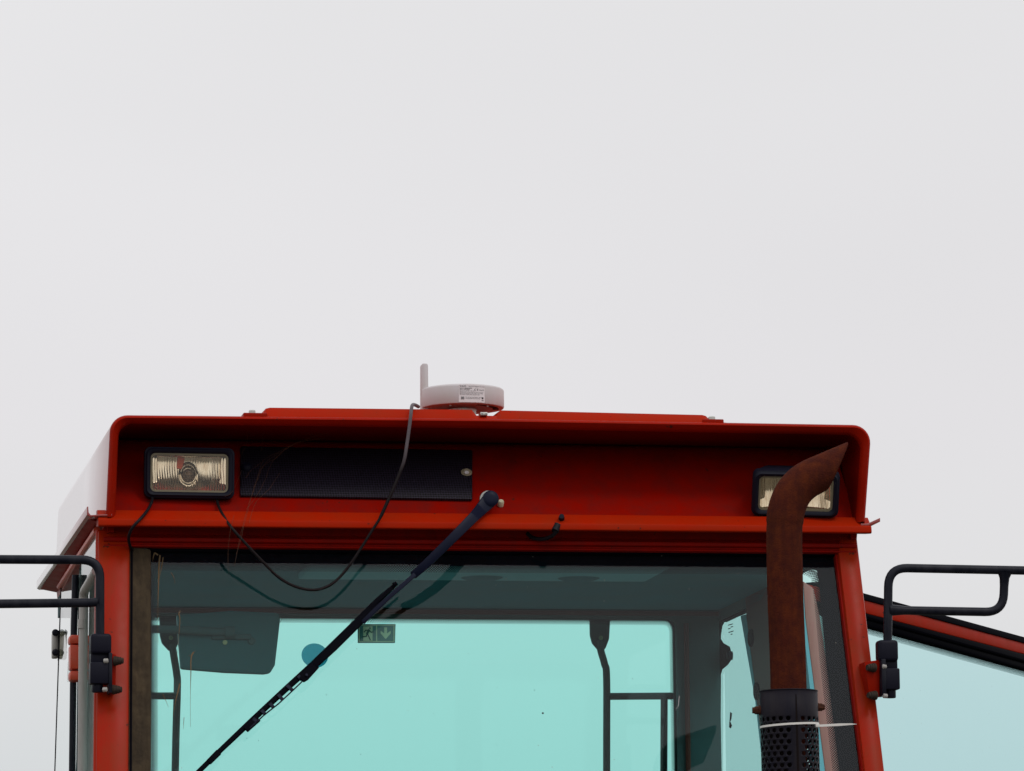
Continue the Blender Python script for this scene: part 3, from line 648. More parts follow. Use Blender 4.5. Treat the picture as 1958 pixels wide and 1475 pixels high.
# ---- work lights
def work_light(c, w, h, yaw, pitch, roll, hood, label, bulb_dx=0.0, glint_patch=False):
    Mx = Matrix.Translation(c) @ Matrix.Rotation(yaw, 4, 'Z') @ Matrix.Rotation(pitch, 4, 'X') @ Matrix.Rotation(roll, 4, 'Y')
    def P(x, y, z): return Mx @ Vector((x, y, z))
    def rr(hw, hh, r, y, dz=0.0, top=0.0): return [P(p.x, y, p.y + dz) for p in round_poly([Vector((-hw, -hh)), Vector((-hw * (1 - top), hh)), Vector((hw * (1 - top), hh)), Vector((hw, -hh))], r, 5)]
    hw, hh = w / 2, h / 2
    bm = B()
    loft(bm, [rr(hw - .013, hh - .013, .010, .004), rr(hw - .010, hh - .010, .011, -.001), rr(hw - .006, hh - .006, .012, -.002), rr(hw - .0045, hh - .0045, .012, .0015),
              rr(hw - .001, hh - .001, .013, .003), rr(hw, hh, .013, .008), rr(hw, hh, .013, .018), rr(hw - .003, hh - .002, .016, .026), rr(hw - .009, hh - .006, .018, .050), rr(hw - .018, hh - .010, .018, .075), rr(hw - .050, hh - .028, .012, .092)], True, False)
    root = obj('work_light', bm, 'black_plastic', T, smooth=True, angle=45)
    if label: root['label'] = label
    bm = B(); iw, ih = hw - .0135, hh - .0135
    loft(bm, [rr(iw, ih, .009, .0045), rr(iw, ih, .009, .010)])
    lens = obj('lens', bm, 'lens', root, smooth=True, angle=40)
    # reflector: parabolic trough with flat ends
    bm = B(); nx, nz = 180, 36; fx, fz = iw + .001, ih + .001; grid = []
    for i in range(nz + 1):
        row = []
        for j in range(nx + 1):
            x = -fx + 2 * fx * j / nx; z = -fz + 2 * fz * i / nz
            d = .050 - 7.0 * (z - .022) ** 2 - 2.6 * x * x
            if abs(x) > fx * .80: d = min(d, .030 - (abs(x) - fx * .8) * .5)
            d += .00045 * math.sin(x * 2 * math.pi / .0052 + 1.2 * math.sin(z * 90)) * (1 + .6 * math.sin(x * 137)) - (.006 * max(0, 1 - abs(math.hypot(x / .015, (z - .002) / .019) - 1) * 4))
            edge = (i in (0, nz)) or (j in (0, nx))
            row.append(bm.verts.new(P(x, .0125 if edge else max(d, .0135), z)))
        grid.append(row)
    for i in range(nz):
        for j in range(nx): bm.faces.new((grid[i][j], grid[i][j + 1], grid[i + 1][j + 1], grid[i + 1][j]))
    obj('reflector', bm, 'reflector', root, smooth=True, angle=80)
    bm = B(); loft(bm, [rr(iw + .001, ih + .001, .010, .0040), rr(iw - .003, ih - .003, .006, .0042), rr(iw - .004, ih - .004, .005, .0100)], True, False)
    obj('lens_rim', bm, 'lens_rim', root, smooth=True, angle=40)
    bm = B(); lathe(bm, P(bulb_dx, .052, .002), Mx.to_3x3() @ Vector((0, -1, 0)), [(0, .011), (.010, .011), (.014, .007), (.030, .006), (.034, .003)], 18); obj('bulb', bm, 'bulb', root, smooth=True)
    if glint_patch:
        bm = B(); prism(bm, [P(x, .046 , z) for x, z in ((-.023, .014), (-.013, .012), (-.007, .034), (-.021, .037))], Mx.to_3x3() @ Vector((0, .001, 0))); obj('painted_glint', bm, 'red_glint', root)  # added patch painted as a red reflection, no part of the lamp
    # bracket to the panel
    bm = B(); cyl(bm, P(0, .085, 0), P(0, .15, .0), .016, 16); obj('lamp_mount', bm, 'black_plastic', root, smooth=True)
    return root
c1 = at(362.5, 904, .055)
work_light(c1, .182, .104, R(-2), R(1), R(.6), 0, 'clean square work light facing forward on the left', glint_patch=True)
c2 = at(1522, 946, .005)
work_light(c2, .178, .098, R(-9), R(24), R(2.0), 0, 'work light tilted down behind the exhaust tip')

# ---- wiper
PV = atF(935, 957, .03)
bm = B(); lathe(bm, at(933.5, 955.5, .034), (0, -1, 0), [(0, .0185), (.003, .0185), (.0045, .0175)], 28); wp = obj('wiper', bm, 'steel', T, smooth=True, angle=30)
def Wp(x, y, off=.03): return atW(x, y, off)
def bar(pts, ws_, offs, thick, name, mat, parent, bevel=.0012):
    """flat bar in a plane parallel to the glass: centre points in pixels, half widths in metres"""
    C = [Wp(x, y, o_) for (x, y), o_ in zip(pts, offs)]; A = []; Bq = []
    for i, c in enumerate(C):
        t = (C[min(i + 1, len(C) - 1)] - C[max(i - 1, 0)]).normalized(); n = t.cross(WN).normalized()
        A.append(c + n * ws_[i]); Bq.append(c - n * ws_[i])
    bm = B(); rings = [[a, b, b - WN * thick, a - WN * thick] for a, b in zip(A, Bq)]; loft(bm, rings); return obj(name, bm, mat, parent, bevel=bevel)
def bar3(pts, ws_, thick, name, mat, parent, bevel=.0012):
    C = [at(x, y, Y_) for x, y, Y_ in pts]; A = []; Bq = []
    up = Vector((0, -1, 0))
    for i, c in enumerate(C):
        t = (C[min(i + 1, len(C) - 1)] - C[max(i - 1, 0)]).normalized(); n = t.cross(up).normalized()
        A.append(c + n * ws_[i]); Bq.append(c - n * ws_[i])
    bm = B(); loft(bm, [[a, b, b - up * thick, a - up * thick] for a, b in zip(A, Bq)]); return obj(name, bm, mat, parent, bevel=bevel)
arm = bar3([(947, 946, .022), (943, 950, .022), (936, 957, .021), (922, 972, .012), (908, 987, -.022), (884, 1011, -.040), (860, 1035, -.046), (815, 1079, -.040), (790, 1101, -.030)], [.006, .0115, .0155, .0130, .0108, .0100, .0095, .0088, .0080], .010, 'wiper_arm', 'wiper', wp, bevel=.002)
bm = B(); p = at(938, 954, .022); lathe(bm, p, (0, -1, .15), [(0, .0165), (.003, .0165), (.0055, .013), (.0065, .006)], 24); obj('arm_cap', bm, 'wiper', wp, smooth=True)
bm = B(); cyl(bm, atF(936, 957, -.01), at(936, 957, .036), .012, 20); obj('wiper_spindle', bm, 'rubber', wp, smooth=True)
bar([(794, 1098), (748, 1138), (716, 1168), (694, 1190)], [.0045, .0045, .0045, .0045], [.082, .066, .050, .038], .004, 'arm_rod', 'wiper', wp, bevel=.0008)
b1 = bar([(755, 1118), (722, 1147), (668, 1201), (600, 1268), (548, 1315), (480, 1378), (420, 1435), (372, 1482), (250, 1600)], [.0035, .0050, .0055, .0060, .0055, .0050, .0045, .0042, .004], [.022] * 9, .010, 'wiper_blade', 'rubber', wp)
bm = B(); tube(bm, [Wp(752, 1119, .024), Wp(758, 1116, .024)], .0048, 10); obj('blade_end', bm, 'rubber', b1, smooth=True)
bar([(768, 1120), (700, 1178), (640, 1237), (602, 1272)], [.0018, .0060, .0065, .006], [.030] * 4, .006, 'blade_yoke', 'rubber', wp)
bar([(604, 1270), (583, 1294), (577, 1300)], [.009, .0085, .006], [.029] * 3, .006, 'blade_yoke', 'rubber', wp)
# thin outer bow with slots and its little bridges
bar([(588, 1293), (562, 1318), (533, 1345), (505, 1367), (478, 1392)], [.0010] * 5, [.026] * 5, .004, 'blade_bow', 'wiper', wp, bevel=0)
for (a, b_) in (((578, 1300), (570, 1292)), ((560, 1320), (548, 1310)), ((541, 1338), (532, 1328)), ((524, 1353), (516, 1345)), ((508, 1366), (500, 1358)), ((492, 1380), (484, 1374))):
    bar([a, b_], [.0030, .0035], [.026] * 2, .004, 'blade_bridge', 'wiper', wp, bevel=0)
bar([(494, 1373), (470, 1395)], [.0066, .006], [.026] * 2, .006, 'blade_yoke', 'rubber', wp)
bm = B(); lathe(bm, Wp(586, 1292, .030), WN, [(0, .0028), (.004, .0028)], 10); obj('rivet', bm, 'wiper', wp)
bar([(419, 1437), (399, 1457)], [.0062, .0058], [.024] * 2, .006, 'blade_yoke', 'rubber', wp)
bm = B(); lathe(bm, atF(957, 967, 0), FN, [(0, .0062), (.010, .0062), (.0125, .0045), (.013, .002)], 16); obj('stop_button', bm, 'cream', T, smooth=True)

# washer nozzle
bm = B(); lathe(bm, atF(1073, 1000, -.004), Vector((-.15, -1, .25)), [(0, .0062), (.030, .0062), (.034, .0050), (.038, .0050)], 16)
wz = obj('washer_nozzle', bm, 'black_plastic', T, smooth=True, angle=30)
P = smooth_path([at(1070, 1000, .012), at(1064, 1012, .002), at(1062, 1019, .004), at(1052, 1027, .016), at(1035, 1031, .030), at(1018, 1028, .045), at(1008, 1020, .055)], 6)
bm = B(); tube(bm, P, .0042, 10); obj('washer_hose', bm, 'cable_black', wz, smooth=True)
bm = B(); tube(bm, [at(1066, 1004, .006), at(1061, 1016, .000)], .0080, 12); obj('hose_elbow', bm, 'cable_black', wz, smooth=True)

# ---- exhaust: rusty pipe with slanted tip, perforated heat shield
YE = -.58
cent = [(1508, 1640), (1508, 1330), (1502, 1150), (1500, 1060), (1500, 1010), (1504, 975), (1516, 945), (1536, 923), (1560, 909), (1590, 894), (1640, 871)]
P = smooth_path([at(x, y, YE) for x, y in cent], 6)
sc = (F / (YE - CAM.y)) / 1.03
def rad_at(p):
    return .0350
rr_ = []
for p in P:
    # slightly fuller at the elbow
    rr_.append(.0345 if p.z < at(1500, 1000, YE).z else .0358)
rings = tube_rings(P, rr_, 40)
# slant cut: plane through (1588,936) and (1621,847)
cA = at(1581, 938, YE); cB = at(1616, 847, YE); cdv = (cB - cA).normalized(); CN = Vector((0, 1, 0)).cross(cdv).normalized()
if CN.x < 0: CN = -CN
CN = (CN + Vector((0, .02, 0))).normalized()
ki = max(i for i, p in enumerate(P) if p.x <= at(1558, 906, YE).x)
keep = rings[:ki + 1]; dr = (P[-1] - P[ki]).normalized()
last = [v + dr * ((cA - v).dot(CN) / dr.dot(CN)) for v in keep[-1]]
for k in range(1, 9):
    r_ = [a_.lerp(b_, k / 8) for a_, b_ in zip(rings[ki], last)]
    keep.append([v - (v - (P[ki] + dr * (v - P[ki]).dot(dr))) * .10 * max(0, (v - P[ki]).dot(dr)) / .08 for v in r_])
bm = B(); loft(bm, keep, True, False)
bmesh.ops.recalc_face_normals(bm, faces=bm.faces)
ex = obj('exhaust_stack', bm, 'rust', T, smooth=True, angle=40)
md = ex.modifiers.new('wall', 'SOLIDIFY'); md.thickness = .0022; md.offset = -1
# heat shield with real holes
bc = at(1508, 1322, YE); zt = bc.z; RS = .0553; AX = at(1509, 1400, YE)
def cylp(th, z, r): return Vector((AX.x + (bc.z - z) * .01 + r * math.sin(th), YE - r * math.cos(th), z))
bm = B(); ncol = 24; pz = .0142; rowh = pz * .78; dth = 2 * math.pi / ncol; z0 = zt - .050; hole_r = .0046
gapc = 0.03                                                  # the seam faces the camera side
def solid(z1, z2, n=48, t0=0, t1=2 * math.pi):
    A = [[cylp(t0 + (t1 - t0) * i / n, z, RS) for i in range(n + 1)] for z in (z1, z2)]
    loft(bm, A, closed=False)
solid(zt, z0)
for rI in range(22):
    zc = z0 - rowh * (rI + .5); off = .5 * (rI % 2)
    for c in range(ncol):
        th = (c + off) * dth
        d = (th - gapc + math.pi) % (2 * math.pi) - math.pi
        hx, hz = dth / 2, rowh / 2
        sq = [(1, 0), (1, 1), (0, 1), (-1, 1), (-1, 0), (-1, -1), (0, -1), (1, -1)]
        if abs(d) < .23:
            bm.faces.new([bm.verts.new(cylp(th + a * hx, zc + b * hz, RS)) for a, b in ((1, -1), (1, 1), (0, 1), (-1, 1), (-1, -1), (0, -1))]); continue
        O = [bm.verts.new(cylp(th + a * hx, zc + b * hz, RS)) for a, b in sq]
        H = [bm.verts.new(cylp(th + math.cos(k * math.pi / 4 + (0)) * hole_r / RS, zc + math.sin(k * math.pi / 4) * hole_r, RS)) for k in range(8)]
        for k in range(8): j = (k + 1) % 8; bm.faces.new((O[k], O[j], H[j], H[k]))
solid(z0 - rowh * 22, z0 - rowh * 22 - .12)
bmesh.ops.remove_doubles(bm, verts=bm.verts, dist=1e-5)
hs = obj('heat_shield', bm, 'shield', ex, smooth=True, angle=60)
md = hs.modifiers.new('sheet', 'SOLIDIFY'); md.thickness = .0014; md.offset = -1
bm = B(); tube(bm, [cylp(2 * math.pi * i / 48, zt - .0004, RS) for i in range(49)], .0011, 6, caps=False); obj('shield_rim', bm, 'shield', ex, smooth=True)
# seam: dark slot widening downwards, and a raised lap
bm = B(); A = []
for z, w in ((zt - .010, .0008), (zt - .05, .0016), (zt - .2, .0024), (zt - .42, .003)):
    A.append([cylp(gapc - w / RS, z, RS + .0006), cylp(gapc + w / RS, z, RS + .0006), cylp(gapc + w / RS, z, RS - .001), cylp(gapc - w / RS, z, RS - .001)])
loft(bm, A); obj('shield_seam', bm, 'soot', ex)
for th, z in ((-math.pi / 2 - .12, zt - .036), (math.pi / 2 + .05, zt - .030)):
    ax = Vector((math.sin(th), -math.cos(th), 0)); p = cylp(th, z, RS)
    bm = B(); lathe(bm, p, ax, [(-.002, .0085), (.002, .0085), (.0022, .0078), (.0100, .0078), (.0105, .0060), (.0145, .0060)], 6, .3); obj('shield_bolt', bm, 'rust_dark', ex)
    bm = B(); lathe(bm, p, ax, [(-.003, .0100), (.0012, .0100)], 20); obj('shield_washer', bm, 'rust_dark', ex)
bm = B(); tube(bm, [at(1504, 1322, YE), at(1508, 1640, YE)], .0365, 24); obj('silencer_pipe', bm, 'soot', ex, smooth=True)
zl_ = z0 - rowh * 22 - .12
bm = B(); lathe(bm, (AX.x + .004, YE, 0), (0, 0, 1), [(zl_ + .001, .050), (zl_ + .001, .066), (zl_ - .006, .070), (1.06, .070), (1.05, .060)], 40); obj('silencer', bm, 'shield', ex, smooth=True)
bm = B(); box(bm, (AX.x - .03, YE + .05, 1.12), (AX.x + .03, -.27, 1.16)); obj('silencer_bracket', bm, 'shield', ex, bevel=.002)

# ---- mirror arms
def arm_set(s, tubes, boot, block, plate, redp, bolts, smallb, Y, label):
    bm = B(); root = None
    for i, (pts, rad) in enumerate(tubes):
        P = fillet([at(x, y, Y) for x, y in pts], rad, 8) if rad else [at(x, y, Y) for x, y in pts]
        n = len(P); bm = B()
        if i: P = [P[0], P[0].lerp(P[1], .06 if s > 0 else .03), P[0].lerp(P[1], .16 if s > 0 else .08)] + P[1:]
        rr9 = [.0089] * len(P)
        if i: rr9[0] = .0125; rr9[1] = .0108
        if i and s > 0: P.insert(-1, P[-2].lerp(P[-1], .35)); P.insert(-1, P[-2].lerp(P[-1], .6)); rr9 += [.0112, .0145][:2]; rr9 = rr9[:2] + [.0089] * (len(P) - 4) + [.0100, .0145]
        tube(bm, P, rr9, 18)
        if root is None: root = obj('mirror_arm', bm, 'black_paint', T, smooth=True)
        else: obj('brace_tube', bm, 'black_paint', root, smooth=True)
    root['label'] = label
    x0, x1, y0, y1 = boot; a, b = at(x0, y1, Y), at(x1, y0, Y)
    bm = B(); box(bm, (a.x, Y - .018, a.z), (b.x, Y + .018, b.z)); obj('rubber_boot', bm, 'black_plastic', root, bevel=.007, seg=3)
    x0, x1, y0, y1 = block; a, b = at(x0, y1, Y), at(x1, y0, Y); h = b.z - a.z
    bm = B(); box(bm, (a.x, Y - .019, a.z), (b.x, Y + .019, b.z - h * .30)); obj('mount_block', bm, 'black_plastic', root, bevel=.003)
    bm = B(); box(bm, (a.x + .002, Y - .008, b.z - h * .31), (b.x - .002, Y + .019, b.z)); obj('mount_block', bm, 'black_plastic', root, bevel=.001)
    bm = B(); cx = (a.x + b.x) / 2 - s * -.003; cyl(bm, (cx, Y, a.z - .016), (cx, Y, a.z + .004), .011, 20); obj('pivot_pin', bm, 'black_plastic', root, bevel=.002)
    x0, x1, y0, y1 = plate; a, b = at(x0, y1, Y), at(x1, y0, Y)
    bm = B(); box(bm, (a.x, Y - .021, a.z), (b.x, Y + .022, b.z)); obj('mount_plate', bm, 'black_paint', root, bevel=.0015)
    bm = B(); prism(bm, [at(x, y, Y - .006) for x, y in redp], Vector((0, .050, 0))); obj('red_bracket', bm, 'red', root, bevel=.0012)
    for (x, y, dr) in bolts:
        p = at(x, y, Y - .012); ax = Vector((dr, -.35, 0)).normalized()
        bm = B(); lathe(bm, p - ax * .008, ax, [(0, .0096), (.004, .0096), (.0042, .0086), (.0085, .0086), (.0087, .0076), (.0135, .0076), (.014, .0062), (.018, .0058)], 14); obj('bolt', bm, 'old_bolt', root, smooth=True, angle=30)
    for (x, y) in smallb:
        p = at(x, y, Y - .019); bm = B(); lathe(bm, p, (-s, -.5, 0), [(-.004, .0048), (.003, .0048), (.0045, .003)], 14); obj('bolt', bm, 'rail', root, smooth=True)
    return root
arm_set(1, [([(1697, 1240), (1697, 1086.5), (1760, 1086.5), (2110, 1094)], [.040, .0]) if False else ([(1697, 1240), (1699, 1086), (2150, 1095)], [.040]),
            ([(1700, 1167), (1918, 1171), (1921, 1096)], [.040])],
        (1677, 1714, 1225, 1266), (1682, 1716, 1262, 1320), (1682, 1689, 1262, 1332), [(1653, 1266), (1682, 1262), (1682, 1333), (1662, 1328)],
        [(1666, 1277, -1), (1668, 1330, -1)], [(1690, 1275), (1692, 1331)], -.085, 'black tube mirror arm on the right pillar with a closed loop')
arm_set(-1, [([(191, 1228), (191, 1071), (-190, 1069)], [.036]),
             ([(188, 1151), (170, 1153), (-190, 1157)], [.005])],
        (172, 212, 1213, 1252), (171, 208, 1250, 1309), (206, 213, 1250, 1327), [(213, 1250), (222, 1252), (221, 1322), (213, 1331)],
        [(226, 1264, 1), (223, 1319, 1)], [(203, 1264), (201, 1319)], -.085, 'black tube mirror arm on the left pillar with two parallel tubes')

# ---- left side: grazing glass, grab rail, hinge post, latch
lg = B(); p = [at(189, 1012, .06), at(184, 1475, .06), at(176, 2000, .06), at(150, 2000, .45), at(155, 1475, .45), at(158, 1040, .45)]
A = [at(184, 1014, .08), at(156, 1062, .45), at(150, 1475, .45), at(143, 2000, .45), at(172, 2000, .08), at(180, 1475, .08)]
bm = B(); prism(bm, A, Vector((.004, 0, 0))); fg = obj('quarter_glass', bm, 'side_glass', T)
A = [at(152, 1066, .46), at(117, 1120, 1.20), at(105, 1475, 1.20), at(97, 2000, 1.20), at(139, 2000, .46), at(147, 1475, .46)]
bm = B(); prism(bm, A, Vector((.004, 0, 0))); ld = obj('left_door', bm, 'side_glass', T)
bm = B(); tube(bm, [at(117, 1120, 1.205), at(105, 1475, 1.205), at(96, 2000, 1.205)], .0016, 8); obj('edge_seal', bm, 'rubber', ld)
bm = B(); tube(bm, [at(185, 1014, .085), at(156, 1058, .45), at(114, 1122, 1.24)], .007, 10); obj('top_trim', bm, 'red_orange', ld, smooth=True)
bm = B(); tube(bm, [at(144, 1100, .5), at(141, 1220, .5), at(138, 1475, .5), at(132, 2000, .5)], .0070, 12); post = obj('hinge_post', bm, 'black_paint', T, smooth=True)
xa, xb = at(131, 1260, .44).x, at(171, 1260, .44).x
for y0, y1, dx in ((1216, 1233, 0), (1235, 1281, .002), (1284, 1303, .001)):
    a, b = at(131, y1, .44), at(171, y0, .44)
    bm = B(); box(bm, (xa + dx, .42, a.z), (xb - dx, .47, b.z)); obj('hinge', bm, 'red_orange', post, bevel=.006 if dx != .002 else .003)
P = fillet([at(184, 1092, .085), at(160, 1133, .25), at(157, 1475, .27), at(152, 2000, .30)], [.02, .3], 8)
bm = B(); tube(bm, P, .0095, 18); gb_ = obj('grab_rail', bm, 'rail', T, smooth=True)
bm = B(); tube(bm, [at(158, 1185, .252), at(158, 1202, .252)], .0103, 18); obj('rail_sleeve', bm, 'rail', gb_, smooth=True)
for (x0, x1, y0, y1, m_, nm, Y) in ((100, 112, 1210, 1258, 'rail', 'latch', 1.24), (112, 115, 1205, 1262, 'rubber', 'latch_pad', 1.23), (115, 128, 1207, 1260, 'cream', 'latch_cover', 1.22)):
    a, b = at(x0, y1, Y), at(x1, y0, Y); bm = B(); box(bm, (a.x, Y, a.z), (b.x, Y + .03, b.z)); obj(nm, bm, m_, ld, bevel=.003)
for y in (1210, 1248):
    bm = B(); lathe(bm, at(106, y, 1.235), (0, -1, 0), [(0, .008), (.004, .0075), (.007, .004)], 14); obj('latch_screw', bm, 'black_plastic', ld, smooth=True)

# ---- right door standing open, swung out and back
P0 = atX(1537, 1108, .80); DH = R(35.0); DD = Vector((math.sin(DH), math.cos(DH), 0)); DN = Vector((math.cos(DH), -math.sin(DH), 0))
def atD(px, py, off=0.0): return on_plane(px, py, P0 + DN * off, DN)
def dprism(name, pxs, mat, parent, off, th, bevel=0):
    bm = B(); prism(bm, [atD(x, y, off) for x, y in pxs], -DN * th); return obj(name, bm, mat, parent, bevel=bevel)
def ty(x, a, b): return a + (b - a) * (x - 1655) / (1958 - 1655)
X0, X1 = 1541, 2250
XA = 1572
def sband(*a):
    global X0
    k = X0; X0 = XA; r = band(*a); X0 = k; return r
def band(a0, b0, a1, b1): return [(X0, ty(X0, a0, a1)), (X1, ty(X1, a0, a1)), (X1, ty(X1, b0, b1)), (X0, ty(X0, b0, b1))]
door = dprism('right_door', band(1147, 1173, 1229, 1251), 'red_ledge', T, .0, .035, bevel=.003)
dprism('top_seal', sband(1135, 1147.5, 1218, 1229.5), 'rubber', door, .004, .040, bevel=.002)
dprism('inner_seal', sband(1172, 1183, 1250, 1266), 'seal_black', door, .012, .030, bevel=.006)
dprism('inner_seal', sband(1181, 1197, 1264, 1280), 'seal_black', door, .004, .020, bevel=.003)
dprism('door_glass', [(1548, 1135), (X1, ty(X1, 1170, 1262)), (X1, 2000), (1600, 2000)], 'door_glass', door, -.006, .005)
strip('dotted_border', [(atD(x, ty(x, 1198, 1281), -.0055), atD(x, ty(x, 1212, 1295), -.0055)) for x in (1600, 1700, 1850, 1958, 2200)], 'dots_rear', door)
dprism('front_stile', [(1537, 1112), (1556, 1125), (1568, 1180), (1612, 1475), (1680, 2000), (1640, 2000), (1579, 1475), (1541, 1180)], 'stile', door, .004, .03, bevel=.002)
dprism('stile_seal', [(1532, 1118), (1538, 1114), (1542, 1180), (1580, 1475), (1640, 2000), (1628, 2000), (1566, 1475), (1534, 1180)], 'interior_light', door, .002, .02)

# ------------------------------------------------------------------ loose things
# satellite receiver on the roof
YR = .16
rc = at(884, 785, YR); rad = (at(963, 770, YR).x - at(805, 770, YR).x) / 2
zb_, zt_ = at(963, 783, YR).z, at(963, 748, YR).z
rx = empty('satellite_receiver', (rc.x, YR, zb_))
tag(rx, 'round white satellite receiver with short upright aerial and printed label on the roof', 'receiver')
bm = B(); lathe(bm, (rc.x, YR, 0), (0, 0, 1), [(zb_ - .001, rad * .55), (zb_ - .001, rad * .93), (zb_, rad * .985), (zb_ + .002, rad), (zt_ - .003, rad), (zt_ - .001, rad * .99), (zt_ + .0015, rad * .955), (zt_ + .004, rad * .80), (zt_ + .0052, rad * .4), (zt_ + .0055, .001)], 64)
obj('receiver_body', bm, 'white_plastic', rx, smooth=True, angle=45)
bm = B(); pr_ = [at(x, y, YR) for x, y in ((804.5, 786), (804.5, 700), (806.5, 696.5), (815, 696.5), (817, 700), (818.5, 786))]
prism(bm, [p - Vector((0, .011, 0)) for p in pr_], Vector((0, .022, 0))); obj('aerial', bm, 'white_plastic', rx, bevel=.002)
bm = B(); lathe(bm, (rc.x, YR, 0), (0, 0, 1), [(zb_ - .030, rad * .30), (zb_ - .002, rad * .34)], 32); obj('mounting_foot', bm, 'steel', rx, smooth=True)
for k in range(18):
    a = R(-90 + 18 + k * 4.2) ; p = Vector((rc.x + math.cos(a) * rad * .80, YR + math.sin(a) * rad * .80, zb_ - .0015))
    bm = B(); dn = Vector((math.cos(a), math.sin(a), 0)); sd_ = Vector((-dn.y, dn.x, 0))
    bm2 = [p + dn * .006 + sd_ * .0011, p + dn * .006 - sd_ * .0011, p - dn * .006 - sd_ * .0011, p - dn * .006 + sd_ * .0011]
    prism(bm, bm2, Vector((0, 0, .001))); obj('cooling_slot', bm, 'ink', rx)
for px in (863, 934):
    a = at(px, 779, YR - .07); bm = B(); lathe(bm, (a.x, YR - .068 + abs(px - 895) * .0003, zb_ - .0035), (0, 0, 1), [(0, .002), (.003, .0025)], 10); obj('screw', bm, 'steel', rx)
# label: curved patch on the body, lettering follows the curve
def onbody(px, z, dr=.0004):
    # angle whose front point shows at px
    X = at(px, 765, YR - rad * .95).x - rc.x; s_ = max(-.999, min(.999, X / rad)); th = math.asin(s_)
    return th
th0, th1 = onbody(877, 0), onbody(927, 0); zl0, zl1 = zb_ + .0012, zt_ - .0008
def cp(u, v, dr): th = th0 + (th1 - th0) * u; return Vector((rc.x + math.sin(th) * (rad + dr), YR - math.cos(th) * (rad + dr), zl0 + (zl1 - zl0) * v))
bm = B(); loft(bm, [[cp(i / 16, v, .0004) for i in range(17)] for v in (0, 1)], closed=False)
lb = obj('printed_label', bm, 'label', rx, smooth=True)
LW, LH = rad * (th1 - th0), zl1 - zl0
def bendf(u0, v0): return lambda x, y: cp(u0 + x / LW, v0 + y / LH, .0008)
def ltext(body, u, v, size, wide=1.0): text('lettering', body, size, Vector(), Vector((1, 0, 0)), Vector((0, 0, 1)), 'ink', lb, wide=wide, bend=bendf(u, v))
ltext('XAG', .035, .86, .0055, 1.15)
ltext('XAG RTK Navigation Terminal', .36, .88, .0027, 1.0)
ltext('Model : ACS2AG005', .035, .77, .0030, 1.0)
ltext('S/N: 10032RZ', .035, .70, .0036, 1.0)
ltext('C E', .58, .66, .0062, .95); ltext('RoHS', .78, .67, .0042, 1.05)
ltext('Rated input 9-36V 1.5A 12W', .035, .62, .0027, 1.0)
ltext('Manufactured for agricultural use only, see manual', .035, .55, .0025, .97)
ltext('Operating temperature -20 to +60 C ingress IP65', .035, .48, .0025, .97)
ltext('This device complies with applicable rules', .035, .41, .0025, .97)
ltext('Do not open the housing. Service', .25, .26, .0027, .95); ltext('by authorised workshop only.', .25, .19, .0027, .95)
for (u0, u1, v0, v1) in ((.085, .20, .30, .315), (.085, .20, .16, .175), (.085, .10, .16, .315), (.185, .20, .16, .315), (.11, .175, .20, .27), (.875, .94, .20, .30), (.86, .955, .10, .125)):
    bm = B(); loft(bm, [[cp(u0 + (u1 - u0) * i / 4, v, .0008) for i in range(5)] for v in (v0, v1)], closed=False); obj('symbol', bm, 'ink', lb)

# cables
cpts = [(800, 778, .10), (793, 774.5, .04), (788, 776, .008), (786, 790, -.006), (783, 815, -.008), (778, 850, -.008), (773, 880, -.010), (765, 903, -.010), (752, 935, -.012), (740, 962, -.012), (726, 992, -.010), (712, 1014, -.008), (690, 1049, -.005), (665, 1086, -.004), (640, 1113, -.004), (615, 1126, -.005), (590, 1128, -.006), (560, 1120, -.006), (530, 1102, -.006), (500, 1072, -.008), (470, 1040, -.010), (445, 1012, -.009), (428, 988, .015), (418, 968, .045), (414, 950, .075)]
bm = B(); P = smooth_path([at(*c) for c in cpts], 5); tube(bm, P, [.0036 if i < 50 else .0029 for i in range(len(P))], 12)
m, t, b = newmat('cable_sheath_grey_to_black')   # grey sheath sleeve at the top, black below (two real sheath colours)
b.inputs['Roughness'].default_value = .5; ge = t.nodes.new('ShaderNodeTexCoord'); sp = t.nodes.new('ShaderNodeSeparateXYZ'); rr2 = t.nodes.new('ShaderNodeMapRange')
rr2.inputs['From Min'].default_value = .045; rr2.inputs['From Max'].default_value = .10; t.links.new(ge.outputs['Object'], sp.inputs[0]); t.links.new(sp.outputs['Z'], rr2.inputs['Value'])
mm = t.nodes.new('ShaderNodeMix'); mm.data_type = 'RGBA'; mm.inputs[6].default_value = (.010, .006, .007, 1); mm.inputs[7].default_value = (.13, .105, .115, 1); b.inputs['IOR'].default_value = 1.25
t.links.new(rr2.outputs[0], mm.inputs[0]); t.links.new(mm.outputs[2], b.inputs['Base Color'])
tag(obj('cable', bm, m, None, smooth=True), 'long cable looping from the roof edge past the windscreen top to the left work light', 'cable')
bm = B(); P = smooth_path([at(*c) for c in ((292, 945, .075), (290, 960, .05), (282, 976, .02), (268, 993, -.006), (255, 1007, -.008), (248, 1020, .004), (246, 1032, .02), (249, 1045, .04), (253, 1052, .055))], 5)
tube(bm, P, .0031, 12); tag(obj('cable', bm, 'cable_black', None, smooth=True), 'short black cable from the left work light down behind the windscreen seal', 'cable')

